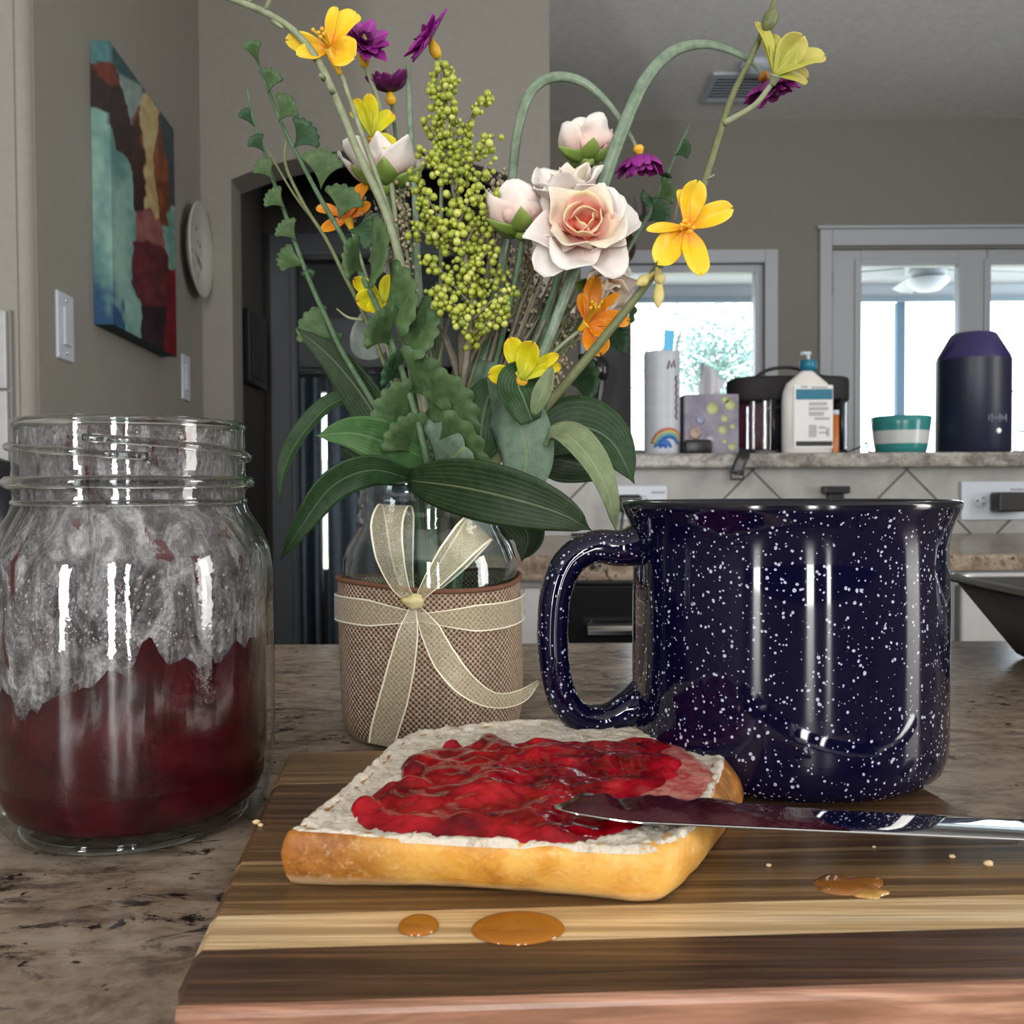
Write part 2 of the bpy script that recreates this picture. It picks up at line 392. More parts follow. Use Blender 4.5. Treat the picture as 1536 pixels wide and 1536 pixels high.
# window_1
w1 = struct(hard('window_1', MB().box(wx0-.06, wx0, FY-.02, FY, wz0-.06, wz1+.06).box(wx1, wx1+.06, FY-.02, FY, wz0-.06, wz1+.06).box(wx0, wx1, FY-.02, FY, wz1, wz1+.06).box(wx0, wx1, FY-.05, FY, wz0-.06, wz0), M['white'], base=False, bevel=.004))
hard('window_frame', MB().box(wx0, wx0+.035, FY+.02, FY+.08, wz0, wz1).box(wx1-.035, wx1, FY+.02, FY+.08, wz0, wz1).box(wx0+.035, wx1-.035, FY+.02, FY+.08, wz1-.035, wz1).box(wx0+.035, wx1-.035, FY+.02, FY+.08, wz0, wz0+.035), M['white'], w1, bevel=.003)
hard('pane', MB().box(wx0+.035, wx1-.035, FY+.048, FY+.052, wz0+.035, wz1-.035), glass_far, w1)
# door_1, door_2
struct(hard('trim_door', MB().box(dx0-.06, dx0-.004, FY-.025, FY, 0, dztop+.085).box(dx0-.004, dx2+.06, FY-.025, FY, dztop+.01, dztop+.085).box(dx0-.072, dx2+.07, FY-.035, FY, dztop+.085, dztop+.1).box(dx2+.004, dx2+.06, FY-.025, FY, 0, dztop+.01), M['white'], base=False, bevel=.005))
gz1 = fz(398); gz0 = .35
def door(nm, xa, xb, ga, gb):
    d = struct(hard(nm, MB().box(xa, ga, FY+.02, FY+.065, .01, dztop).box(gb, xb, FY+.02, FY+.065, .01, dztop).box(ga, gb, FY+.02, FY+.065, gz1, dztop).box(ga, gb, FY+.02, FY+.065, .01, gz0), M['white'], base=False, bevel=.003))
    e = .03
    hard('glazing_bead', MB().box(ga-e, ga, FY+.008, FY+.02, gz0-e, gz1+e).box(gb, gb+e, FY+.008, FY+.02, gz0-e, gz1+e).box(ga, gb, FY+.008, FY+.02, gz1, gz1+e).box(ga, gb, FY+.008, FY+.02, gz0-e, gz0), M['white'], d, bevel=.004)
    hard('pane', MB().box(ga, gb, FY+.04, FY+.045, gz0, gz1), glass_far, d)
    return d
d1 = door('door_1', dx0, dx1-.002, fx(1293), fx(1440))
for z in (fz(425), 1.05, .3): obj('hinge', MB().tube([(dx0-.002, FY+.012, z-.05), (dx0-.002, FY+.012, z+.05)], .011, 8), M['black'], d1)
d2 = door('door_2', dx1+.002, dx2, fx(1487), fx(1690))
# ---------------------------------------------------------------- patio outside
pc = mat('patio_ceiling_paint', (.40,.42,.43), .8)
struct(hard('roof_patio', MB().box(-.5, 5, FY+.12, 6.75, 2.45, 2.5), pc, base=False))
struct(hard('trim_patio_beam', MB().box(-.5, 5, 6.7, 6.85, 2.36, 2.45), M['white'], base=False))
struct(hard('trim_patio_beam_edge', MB().box(-.5, 5, 6.66, 6.70, 2.325, 2.36), mat('beam_edge_paint', (.2,.26,.3), .7), base=False))
pxp = P(1349, 600, 6.75).x
pp = thing('patio_post', 'slim post of the patio cover seen through the glazed door', 'post', (pxp, 6.75, 0))
hard('shaft', MB().box(pxp-.03, pxp+.03, 6.72, 6.78, .06, 2.33), mat('post_paint', (.12,.2,.28), .6), pp, bevel=.004)
hard('foot_plate', MB().box(pxp-.06, pxp+.06, 6.69, 6.81, 0, .06), M['dark_grey'], pp, bevel=.004)
struct(hard('ground_patio', MB().box(-6, 10, FY+.12, 9, -.12, -.01), mat('sunlit_concrete', (.62,.60,.57), .9, build=speck((.58,.56,.53), (.66,.64,.6), 3)), base=False))
struct(hard('ground_yard', MB().box(-40, 60, 9, 60, -.14, -.02), mat('dry_lawn', (.45,.47,.33), .95, build=speck((.40,.43,.3), (.52,.52,.38), 2)), base=False))
# ceiling fan under the patio roof
fc = P(1392, 412, 5.6)
fan = thing('patio_ceiling_fan', 'white ceiling fan under the patio roof behind the glazed door', 'ceiling fan', (fc.x, fc.y, 2.45))
obj('down_rod', MB().tube([(fc.x, fc.y, 2.45), (fc.x, fc.y, fc.z+.06)], .015, 10).lathe([(0, 2.45), (.06, 2.45), (.05, 2.41), (.015, 2.40)], (fc.x, fc.y, 0), 20), M['white'], fan)
obj('motor_housing', MB().lathe([(0, .08), (.06, .075), (.11, .03), (.1, -.01), (.03, -.03), (0, -.03)], fc, 24), M['white'], fan)
obj('light_bowl', MB().lathe([(.12, -.03), (.115, -.05), (.07, -.09), (0, -.105)], fc, 24), mat('frosted_bowl', (.75,.8,.85), .4), fan)
for k in range(5):
    a = 2*PI*k/5+.15; d = Vector((math.cos(a), math.sin(a), 0)); s_ = Vector((-d.y, d.x, .25)).normalized()
    q = [fc+d*.13-s_*.045, fc+d*.62-s_*.065, fc+d*.66, fc+d*.62+s_*.065, fc+d*.13+s_*.045]
    hard('blade', MB().prism([p+Vector((0,0,.03)) for p in q], (0,0,.008)), M['white'], fan)
# tree in the yard
tc = P(1075, 545, 13.0)
tree = thing('yard_tree', 'pale leafy tree in the bright yard seen through the window', 'tree', (tc.x, tc.y, 0))
mb = MB().tube(crv([(tc.x, tc.y, 0), (tc.x+.05, tc.y, .8), (tc.x, tc.y, tc.z)], 4), [.09, .04], 8)
for k in range(7):
    a = k*.9; mb.tube([(tc.x, tc.y, tc.z-.9+.15*k), (tc.x+.7*math.cos(a), tc.y+.5*math.sin(a), tc.z-.2+.1*k)], [.02, .006], 6)
obj('trunk', mb, mat('tree_bark', (.36,.34,.32), .9), tree)
mb = MB()
for k in range(3600):
    v = Vector((random.gauss(0, .42), random.gauss(0, .4), random.gauss(0, .36)))
    c = tc + v; s_ = random.uniform(.03, .055); a = random.uniform(0, 6.28); b_ = random.uniform(-1, 1)
    u = Vector((math.cos(a), math.sin(a), b_)).normalized()*s_; w_ = u.cross(Vector((random.uniform(-1,1), random.uniform(-1,1), 1))).normalized()*s_*.5
    mb.add([c-u, c+w_, c+u, c-w_], [(0,1,2,3)])
stuff(obj('foliage', mb, mat('pale_tree_leaves', (.26,.38,.36), .6), tree, smooth=False))
mb = MB(); 
fence = thing('yard_fence', 'pale board fence at the far end of the yard', 'fence', (2, 15, 0))
fm = mat('pale_fence_wood', (.55,.53,.5), .9, build=speck((.5,.48,.45), (.6,.58,.55), 5))
bme = None
for k in range(70):
    x = -8+k*.3
    if bme is None:
        o = hard('board', MB().box(x-.14, x+.14, 15, 15.03, 0, 1.5), fm, fence); bme = o
    else:
        o = bme.copy(); COL.objects.link(o); o.location = (k*.3, 0, 0)
# ---------------------------------------------------------------- ceiling vent and detector
vc = PZ(1102, 130, CEIL)
vent = thing('ceiling_vent', 'white louvred air vent in the ceiling', 'vent', (vc.x, vc.y, CEIL-.012))
hard('frame', MB().box(vc.x-.12, vc.x+.12, vc.y-.14, vc.y-.11, CEIL-.012, CEIL).box(vc.x-.12, vc.x+.12, vc.y+.11, vc.y+.14, CEIL-.012, CEIL).box(vc.x-.12, vc.x-.095, vc.y-.11, vc.y+.11, CEIL-.012, CEIL).box(vc.x+.095, vc.x+.12, vc.y-.11, vc.y+.11, CEIL-.012, CEIL), M['plastic_white'], vent, bevel=.003)
hard('backing', MB().box(vc.x-.1, vc.x+.1, vc.y-.12, vc.y+.12, CEIL-.003, CEIL), mat('vent_shadow_metal', (.2,.22,.24), .6), vent)
for k in range(8):
    y = vc.y-.1+k*.0275
    hard('slat', MB().box(-.095, .095, -.012, .012, -.001, .001, M=Matrix.Translation((vc.x, y, CEIL-.007)) @ Matrix.Rotation(.5, 4, 'X')), M['plastic_white'], vent)
sc_ = PZ(1133, 96, CEIL)
sd = thing('smoke_detector', 'round white detector on the ceiling near the air vent', 'detector', (sc_.x, sc_.y, CEIL-.035))
obj('body', MB().lathe([(0, -.035), (.045, -.034), (.06, -.02), (.065, 0), (0, 0)], (sc_.x, sc_.y, CEIL), 28), M['plastic_white'], sd)
obj('cover', MB().lathe([(0, -.041), (.025, -.04), (.03, -.035)], (sc_.x, sc_.y, CEIL), 24), M['plastic_white'], sd)
# ---------------------------------------------------------------- painting, plate, switches on the side wall
wbd = (WB1-WB0).normalized(); wbn = Vector((-wbd.y*-1, 0, 0)); wbn = Vector((wbd.y, -wbd.x, 0))
def wbp(d, z, off=0.0): return Vector((wb(d), d, z)) + wbn*off
pa, pb = 1.771, 2.2; z0p, z1p = 1.315, 1.845
def lerp3(a, b, t): return tuple(x+(y-x)*t for x, y in zip(a, b))
def inpoly(x, y, pl):
    c = False; j = len(pl)-1
    for i in range(len(pl)):
        xi, yi = pl[i]; xj, yj = pl[j]
        if (yi > y) != (yj > y) and x < (xj-xi)*(y-yi)/(yj-yi)+xi: c = not c
        j = i
    return c
ART = [   # painted patches, bottom layer first: outline on the canvas (225 wide, left side wraps round), two colours
 ([(430,150),(700,150),(700,720),(560,560),(470,300),(430,262)], (.015,.05,.06), (.03,.075,.085)),
 ([(300,100),(440,100),(440,262),(300,272)], (.04,.13,.15), (.09,.20,.20)),
 ([(462,285),(545,320),(540,400),(498,448)], (.16,.24,.23), (.24,.31,.29)),
 ([(300,272),(432,258),(462,300),(500,445),(535,560),(545,760),(512,770),(505,640),(488,588),(452,572),(420,440),(300,395)], (.012,.008,.010), (.035,.014,.014)),
 ([(360,268),(440,262),(470,330),(440,345),(380,300)], (.10,.022,.012), (.14,.03,.015)),
 ([(505,440),(548,360),(600,380),(650,520),(640,790),(560,800),(520,760)], (.10,.026,.010), (.20,.065,.018)),
 ([(508,470),(530,420),(545,560),(548,760),(518,760)], (.02,.010,.010), (.05,.018,.012)),
 ([(600,395),(700,430),(700,720),(640,720),(632,560)], (.012,.035,.04), (.03,.055,.06)),
 ([(538,350),(560,335),(602,385),(598,460),(580,560),(600,770),(575,800),(548,740),(552,560),(535,440)], (.34,.26,.11), (.44,.36,.19)),
 ([(625,740),(700,730),(700,960),(640,940)], (.08,.20,.16), (.13,.28,.22)),
 ([(515,770),(560,745),(610,790),(620,880),(560,920),(512,880)], (.16,.05,.045), (.26,.11,.10)),
 ([(505,880),(560,860),(625,880),(640,1090),(540,1110),(495,1050)], (.06,.010,.014), (.11,.016,.024)),
 ([(530,1100),(640,1080),(700,1100),(700,1300),(525,1300)], (.014,.006,.009), (.03,.010,.014)),
 ([(628,940),(700,950),(700,1300),(612,1300),(620,1100)], (.10,.004,.010), (.16,.008,.016)),
]
def cow(u, v):
    d = pa+(pb-pa)*max(0, u); s_ = (1/pa-1/d)/(1/pa-1/pb) if u >= 0 else u
    x = 430+225*s_; yt = 185+(max(x, 430)-430)*1.133; yb = 1200+(max(x, 430)-430)*.244; y = yt+(yb-yt)*v
    n1 = noise.noise(Vector((x*.012, y*.008, 1.3))); n2 = noise.noise(Vector((x*.05, y*.03, 4.1))); n3 = noise.noise(Vector((x*.03, y*.012, 8.8)))
    c = lerp3((.085,.21,.20), (.24,.40,.35), max(0, min(1, .45+n1*.8+n2*.5)))
    if y > 980 and x < 470: c = lerp3(c, (.012,.06,.15), max(0, min(1, (y-980)/130-(x-355)/160+n2)))
    xx, yy = x+9*n2, y+12*n3
    for pl, c1, c2 in ART:
        if inpoly(xx, yy, pl): c = lerp3(c1, c2, max(0, min(1, .5+n2*1.1+n3*.6)))
    return c
cv = thing('canvas_painting', 'brown cow painted on a turquoise canvas on the side wall', 'painting', wbp((pa+pb)/2, z0p, 0))
body = MB().prism([wbp(pa, z0p, .002), wbp(pb, z0p, .002), wbp(pb, z0p, .036), wbp(pa, z0p, .036)], (0, 0, z1p-z0p))
nu, nv = 110, 130
def colmesh(name, verts, faces, cols, parent, m):
    mbx = MB().add(verts, faces); o = obj(name, mbx, m, parent, smooth=False)
    at = o.data.color_attributes.new('paint', 'FLOAT_COLOR', 'POINT')
    for i, c in enumerate(cols): at.data[i].color = (*c, 1)
    return o
def vcol(name, rough):
    def f(n, b):
        a = n.new('ShaderNodeAttribute', attribute_name='paint'); n.link(a.outputs['Color'], b.inputs['Base Color'])
        n.bump(n.noise(n.coord('Object'), 160, 3), b, .2, .001)
    return mat(name, (.5,.5,.5), rough, build=f)
mpaint = vcol('oil_paint', .5)
vs = []; cs = []
for j in range(nv+1):
    for i in range(nu+1):
        u, v = i/nu, j/nv; vs.append(wbp(pa+(pb-pa)*u, z1p+(z0p-z1p)*v, .0375)); cs.append(cow(u, v))
fs = [(j*(nu+1)+i, j*(nu+1)+i+1, (j+1)*(nu+1)+i+1, (j+1)*(nu+1)+i) for j in range(nv) for i in range(nu)]
colmesh('painted_face', vs, fs, cs, cv, mpaint)
vs = []; cs = []
for j in range(nv+1):
    for i in range(5):
        u, v = i/4, j/nv; vs.append(wbp(pa-.001, z1p+(z0p-z1p)*v, .002+.0355*u)); cs.append(cow((u-1)*.33, v))
fs = [(j*5+i, j*5+i+1, (j+1)*5+i+1, (j+1)*5+i) for j in range(nv) for i in range(4)]
colmesh('painted_side', vs, fs, cs, cv, mpaint)
hard('canvas', body, mat('canvas_cloth', (.03,.06,.07), .8), cv)
pc_ = wbp(2.48, P(290, 375, 2.48).z, 0)
WBR = Matrix.Translation(pc_) @ Matrix(((wbd.x, 0, wbn.x, 0), (wbd.y, 0, wbn.y, 0), (0, 1, 0, 0), (0, 0, 0, 1)))
def plate_pat(n, b):
    v = n.coord('Object'); k = n.noise(v, 22, 3, .6, .8)
    n.link(n.ramp(k, [(.40, (.03,.03,.04)), (.45, (.38,.37,.34)), (.60, (.50,.48,.45)), (.68, (.06,.04,.04))]), b.inputs['Base Color'])
plate = thing('wall_plate', 'round cream plate with dark painted pattern on the side wall', 'plate', pc_)
def lathe_m(prof, Mx, n=40):
    mb = MB().lathe(prof, (0,0,0), n); mb.v = [Mx @ p for p in mb.v]; return mb
obj('rim', lathe_m([(.072, .012), (.085, .016), (.12, .032), (.124, .031), (.122, .027), (.085, .009), (.07, .004)], WBR), mat('cream_glaze', (.42,.41,.38), .2), plate)
obj('painted_well', lathe_m([(0, .010), (.05, .010), (.075, .013)], WBR), mat('painted_plate_glaze', (.4,.4,.4), .2, build=plate_pat), plate)
def switch(d, py, label, rocker):
    z = P(200, py, d).z; c = wbp(d, z, 0)
    Mx = Matrix.Translation(c) @ Matrix(((wbd.x, 0, wbn.x, 0), (wbd.y, 0, wbn.y, 0), (0, 1, 0, 0), (0, 0, 0, 1)))
    t = thing('light_switch', label, 'light switch', c, 'light switches on the side wall')
    hard('cover_plate', MB().box(-.036, .036, -.058, .058, 0, .006, M=Mx), M['plastic_white'], t, bevel=.003)
    hard('rocker', MB().box(-.016, .016, -.033, .033, .006, .010, M=Mx), M['plastic_white'], t, bevel=.002)
    for y in (-.045, .045): obj('screw', MB().ball(Mx @ Vector((0, y, .006)), .003, 8, 5), M['chrome'], t)
switch(1.626, 490, 'large white light switch below the cow painting, nearer the camera', 1)
switch(2.408, 567, 'small white light switch under the round wall plate', 1)
# tiles on the near left wall
bt = struct(hard('wall_tile_left', MB().box(-1.9, P(22, 600, 1.5).x, 1.492, 1.499, CT, P(10, 466, 1.5).z), M['grout'], base=False))
tm = mat('grey_wall_tile', (.30,.31,.32), .3, build=speck((.27,.28,.29), (.34,.345,.35), 9))
xe = P(20, 600, 1.5).x; zt = P(10, 468, 1.5).z; tproto = None
for r_ in range(4):
    for c_ in range(7):
        x1_ = xe-.002-c_*.152-(0 if r_ % 2 == 0 else .0); z1_ = zt-r_*.127
        if z1_-.122 < CT: continue
        if tproto is None:
            tproto = hard('tile', MB().box(x1_-.149, x1_, 1.484, 1.492, z1_-.124, z1_), tm, bt, bevel=.002)
        else:
            o = tproto.copy(); COL.objects.link(o); o.location = (-c_*.152, 0, -r_*.127)
# ================================================================ kitchen run behind the island
BY = 2.0; LZ0, LZ1 = 1.042, 1.073
pony = struct(hard('wall_backsplash', MB().box(-.10, 2.9, BY, BY+.11, 0, LZ0), M['grout'], base=False))
tile_m = mat('light_stone_tile', (.30,.295,.29), .35, build=speck((.26,.257,.255), (.35,.345,.335), 14))
D = .33; xo = P(1127, 705, BY).x; zo = LZ0-.005
def clip(poly, x0, x1, z0, z1):
    for ax, lim, sgn in ((0, x0, 1), (0, x1, -1), (1, z0, 1), (1, z1, -1)):
        out = []
        for i in range(len(poly)):
            a, b = poly[i], poly[(i+1) % len(poly)]; fa, fb = sgn*(a[ax]-lim), sgn*(b[ax]-lim)
            if fa >= 0: out.append(a)
            if fa*fb < 0: t = fa/(fa-fb); out.append((a[0]+(b[0]-a[0])*t, a[1]+(b[1]-a[1])*t))
        poly = out
        if len(poly) < 3: return []
    return poly
g = .0035
for i in range(-8, 20):
    for j in range(-3, 4):
        cx, cz = xo + i*D/2, zo + j*D/2
        if (i+j) % 2 == 0: continue
        h = D/2-g
        pl = clip([(cx-h, cz), (cx, cz-h), (cx+h, cz), (cx, cz+h)], -.10, 2.9, CT, LZ0)
        if len(pl) >= 3:
            hard('tile', MB().prism([(x, BY-.006, z) for x, z in pl], (0, .006, 0)), tile_m, pony)
ledge = thing('ledge_slab', 'granite ledge on top of the tiled half wall', 'ledge', (1.4, BY+.06, LZ0))
hard('slab', MB().box(-.13, 2.95, BY-.045, BY+.20, LZ0, LZ1), M['granite_grey'], ledge, bevel=.006)
# back counter
tag(hard('back_counter', MB().box(-.12, 2.9, 1.38, BY-.007, CT-.038, CT), M['granite'], bevel=.007), 'granite worktop under the tiled backsplash', 'counter')
cabx = P(829, 900, 1.4).x
def cabinet(xa, xb, label):
    t = thing('base_cabinet', label, 'cabinet', ((xa+xb)/2, 1.72, 0), 'base cabinets under the back worktop')
    hard('body', MB().box(xa, xb, 1.425, BY-.01, .1, CT-.039), M['cab'], t); hard('toe_kick', MB().box(xa, xb, 1.48, 1.5, 0, .1), M['dark_grey'], t)
    d = hard('door', MB().box(xa+.012, xb-.012, 1.405, 1.424, .12, .70), M['cab'], t, bevel=.004)
    hard('inset', MB().box(xa+.06, xb-.06, 1.400, 1.406, .17, .65), M['cab'], d, bevel=.004)
    dr = hard('drawer', MB().box(xa+.012, xb-.012, 1.405, 1.424, .715, .85), M['cab'], t, bevel=.004)
    obj('knob', MB().ball(((xa+xb)/2, 1.393, .78), .013), M['chrome'], dr)
cabinet(-.10, cabx-.004, 'grey base cabinet left of the black dishwasher')
dwx = cabx+.6
dw = thing('dishwasher', 'black dishwasher front under the back worktop', 'dishwasher', ((cabx+dwx)/2, 1.7, 0))
hard('body', MB().box(cabx, dwx, 1.43, BY-.01, .08, CT-.039), M['black'], dw)
hard('door', MB().box(cabx+.004, dwx-.004, 1.40, 1.43, .10, CT-.045), M['black_gloss'], dw, bevel=.004)
hzd = .792
hd = obj('handle', MB().tube([(cabx+.05, 1.368, hzd), (dwx-.03, 1.368, hzd)], .009, 10), M['chrome'], dw)
for x in (cabx+.06, dwx-.05): obj('bracket', MB().tube([(x, 1.368, hzd), (x, 1.401, hzd)], .006, 8), M['chrome'], hd)
cabinet(dwx+.004, dwx+.62, 'grey base cabinet right of the black dishwasher')
# wall outlets
def outlet(px0, px1, py0, py1, label, plug):
    a, b = P(px0, py1, BY-.007), P(px1, py0, BY-.007)
    t = thing('wall_outlet', label, 'outlet', ((a.x+b.x)/2, BY-.007, a.z), 'outlets on the tiled backsplash')
    hard('cover_plate', MB().box(a.x, b.x, BY-.0125, BY-.0065, a.z, b.z), M['plastic_white'], t, bevel=.002)
    w = b.x-a.x; cz = (a.z+b.z)/2; hh = b.z-a.z
    for k in (.27, .56):
        cx = a.x+w*k
        mb = MB().lathe([(0, .0025), (.0145, .0025), (.016, 0)], (0,0,0), 20); Mx = Matrix.Translation((cx, BY-.0125, cz)) @ Matrix.Rotation(PI/2, 4, 'X')
        mb.v = [Mx @ p for p in mb.v]; s_ = obj('socket', mb, M['plastic_white'], t)
        hard('slot', MB().box(cx+.003, cx+.008, BY-.0162, BY-.0148, cz+.005, cz+.0075).box(cx+.003, cx+.008, BY-.0162, BY-.0148, cz-.0075, cz-.005), M['black'], s_)
        obj('ground_hole', MB().ball((cx-.007, BY-.0152, cz), .0025, 8, 5), M['black'], s_)
    # tiny row of print above the right socket
    mbp = MB()
    for k in range(7): mbp.box(b.x-w*.30+k*.0042, b.x-w*.30+k*.0042+.0028, BY-.0132, BY-.0124, b.z-hh*.24, b.z-hh*.24+.005)
    hard('print', mbp, mat('grey_print', (.25,.26,.28), .6), t)
    return t
outlet(1440, 1545, 722, 780, 'white double outlet at the right with a black plug in it', 1)
outlet(922, 1000, 728, 780, 'white outlet on the backsplash behind the mug rim', 0)
a, b = P(1497, 768, BY-.05), P(1540, 738, BY-.05)
pl = thing('power_plug', 'black power adapter plugged into the white outlet', 'plug', ((a.x+b.x)/2, BY-.05, a.z))
hard('body', MB().box(a.x, b.x, BY-.055, BY-.017, a.z, b.z), M['black'], pl, bevel=.004)
obj('cord', MB().tube(crv([(b.x-.002, BY-.035, (a.z+b.z)/2), (b.x+.05, BY-.04, a.z+.01), (b.x+.09, BY-.05, CT+.006), (b.x+.2, BY-.04, CT+.004)], 6), .003, 8), M['black'], pl)
a, b = P(928, 768, BY-.04), P(962, 742, BY-.04)
pl = thing('power_plug', 'black plug in the outlet between leaf and mug rim', 'plug', ((a.x+b.x)/2, BY-.04, a.z))
hard('body', MB().box(a.x, b.x, BY-.05, BY-.017, a.z, b.z), M['black'], pl, bevel=.006)
obj('cord', MB().tube(crv([(a.x+.01, BY-.04, a.z+.004), (a.x+.0, BY-.045, a.z-.06), (a.x-.02, BY-.05, CT+.004), (a.x-.1, BY-.05, CT+.004)], 6), .003, 8), M['black'], pl)
# small black fitting on the backsplash just above the mug rim
a, b = P(1236, 765, BY-.03), P(1275, 729, BY-.03)
pl = thing('air_switch', 'small black knob fitting on the tiles above the mug rim', 'knob', ((a.x+b.x)/2, BY-.03, a.z))
hard('cap', MB().box(a.x, b.x, BY-.035, BY-.006, b.z-.016, b.z), M['black'], pl, bevel=.003)
hard('neck', MB().box(a.x+.012, b.x-.012, BY-.03, BY-.006, a.z, b.z-.016), M['black'], pl, bevel=.002)
# ---------------------------------------------------------------- things on the ledge
LY = BY+.07
def lx(px): return P(px, 660, LY).x
def lz(py): return P(1150, py, LY).z
# wipes canister
cx = lx(993); r = (lx(1020)-lx(966))/2; zt = lz(528)
ctn = thing('wipes_canister', 'tall white ribbed canister with rainbow print and open blue lid', 'canister', (cx, LY, LZ1))
prof = [(0, 0), (r*.98, 0), (r, .004)]
for k in range(7):
    z = .02+k*(zt-LZ1-.03)/7; prof += [(r, z), (r*.985, z+.003), (r, z+.006)]
prof += [(r, zt-LZ1-.004), (r*.97, zt-LZ1), (0, zt-LZ1)]
obj('tub', MB().lathe(prof, (cx, LY, LZ1), 40), mat('white_tub_plastic', (.42,.45,.50), .4), ctn)
def arcband(cx, cy, r, zc, ang0, r0, r1, a0, a1, n=18):
    mb = MB(); vs = []
    for i in range(n+1):
        a = a0+(a1-a0)*i/n
        for rr in (r0, r1):
            dx, dz = rr*math.cos(a), rr*math.sin(a); th = ang0+dx/r
            vs.append((cx+r*math.sin(th), cy-r*math.cos(th), zc+dz))
    mb.add(vs, [(2*i, 2*i+1, 2*i+3, 2*i+2) for i in range(n)]); return mb
zc = lz(672)
for r0, r1, c in ((.020, .027, (.02,.10,.36)), (.027, .033, (.12,.34,.36)), (.033, .038, (.45,.42,.16)), (.038, .044, (.42,.14,.10))):
    obj('rainbow_band', arcband(cx, LY, r*1.012, zc, .25, r0, r1, .35, 2.9), mat('rainbow_ink', c, .5), ctn, solid=.0004)
obj('blue_print', arcband(cx, LY, r*1.012, zc-.002, -.1, .004, .021, .1, 3.0), mat('blue_ink', (.03,.13,.42), .5), ctn, solid=.0004)
def stroke(pts, r_):
    mb = MB(); w3 = []
    for u, z in pts:
        th = u/r; w3.append((cx+r*1.01*math.sin(th), LY-r*1.01*math.cos(th), z))
    return mb.tube(w3, r_, 6)
u0 = .006; zz = lz(548)
obj('letter', stroke([(u0, zz-.012), (u0+.004, zz+.006), (u0+.009, zz-.008), (u0+.015, zz+.008), (u0+.018, zz-.008)], .0018), mat('maroon_ink', (.08,.02,.03), .6), ctn)
for k in range(6):
    obj('letter', stroke([(u0+.019, zz-.03-k*.016), (u0+.023, zz-.025-k*.016), (u0+.02, zz-.036-k*.016), (u0+.026, zz-.04-k*.016)], .0018), mat('maroon_ink', (.08,.02,.03), .6), ctn)
lidm = mat('blue_lid_plastic', (.06,.42,.70), .35)
hard('lid_flap', MB().box(-.011, .011, -.002, .002, 0, .05, M=Matrix.Translation((lx(1003), LY+.005, zt)) @ Matrix.Rotation(.06, 4, 'Y')), lidm, ctn, bevel=.001)
obj('wipe', MB().sheet(crv([Vector((lx(1014), LY, zt-.003)), Vector((lx(1016), LY, zt+.02)), Vector((lx(1021), LY-.004, zt+.042))], 5), [.004]*10+[.001], Vector((.2,-1,0)), 2), mat('wipe_tissue', (.35,.5,.55), .8), ctn, solid=.001)
# tissue box
tx0, tx1, tzt = lx(1024), lx(1105), lz(592)
tb = thing('tissue_box', 'purple tissue box with pale green dots and a tissue standing up', 'tissue box', ((tx0+tx1)/2, LY+.03, LZ1))
hard('carton', MB().box(tx0, tx1, LY-.02, LY+.09, LZ1, tzt), mat('purple_carton', (.20,.18,.25), .6, build=speck((.15,.14,.20), (.26,.24,.30), 25)), tb, bevel=.002)
dm = mat('pale_green_ink', (.40,.45,.22), .6)
for px, py, rr in ((1066,613,.014),(1092,608,.012),(1085,592+8,.008),(1084,628,.0085),(1081,645,.010),(1096,640,.006),(1095,670,.009),(1084,662,.005)):
    mbx = MB().lathe([(0, 0), (rr, 0), (rr, .0006)], (0,0,0), 18); Mx = Matrix.Translation((lx(px), LY-.0201, lz(py))) @ Matrix.Rotation(PI/2, 4, 'X'); mbx.v = [Mx @ p for p in mbx.v]
    obj('dot', mbx, dm, tb)
for px, py, rr, c in ((1040,650,.016,(.42,.30,.26)),(1048,630,.012,(.28,.30,.42)),(1062,660,.010,(.5,.5,.55))):
    mbx = MB().lathe([(0, 0), (rr, 0), (rr*.6, .0004)], (0,0,0), 5); Mx = Matrix.Translation((lx(px), LY-.0201, lz(py))) @ Matrix.Rotation(PI/2, 4, 'X'); mbx.v = [Mx @ p for p in mbx.v]
    obj('print', mbx, mat('carton_ink', c, .6), tb)
a, b, c = Vector((lx(1052), LY+.03, tzt-.01)), Vector((lx(1058), LY+.03, lz(540))), Vector((lx(1092), LY+.02, lz(570)))
mbx = MB(); vs = []
for i in range(9):
    for j in range(9):
        u, v = i/8, j/8; p = a.lerp(b, v).lerp(Vector((lx(1076), LY+.015, tzt-.01)).lerp(c, v), u); p.y += .012*math.sin(u*7+v*2); vs.append(p)
mbx.add(vs, [(i*9+j, i*9+j+1, (i+1)*9+j+1, (i+1)*9+j) for i in range(8) for j in range(8)])
obj('tissue', mbx, mat('tissue_paper', (.50,.50,.55), .9), tb, solid=.0006)
# small black case in front of the box
tag(obj('black_case', MB().box(lx(1022), lx(1063), LY-.04, LY-.022, LZ1, lz(660)), M['black'], bevel=.006), 'small black case lying in front of the tissue box', 'case')
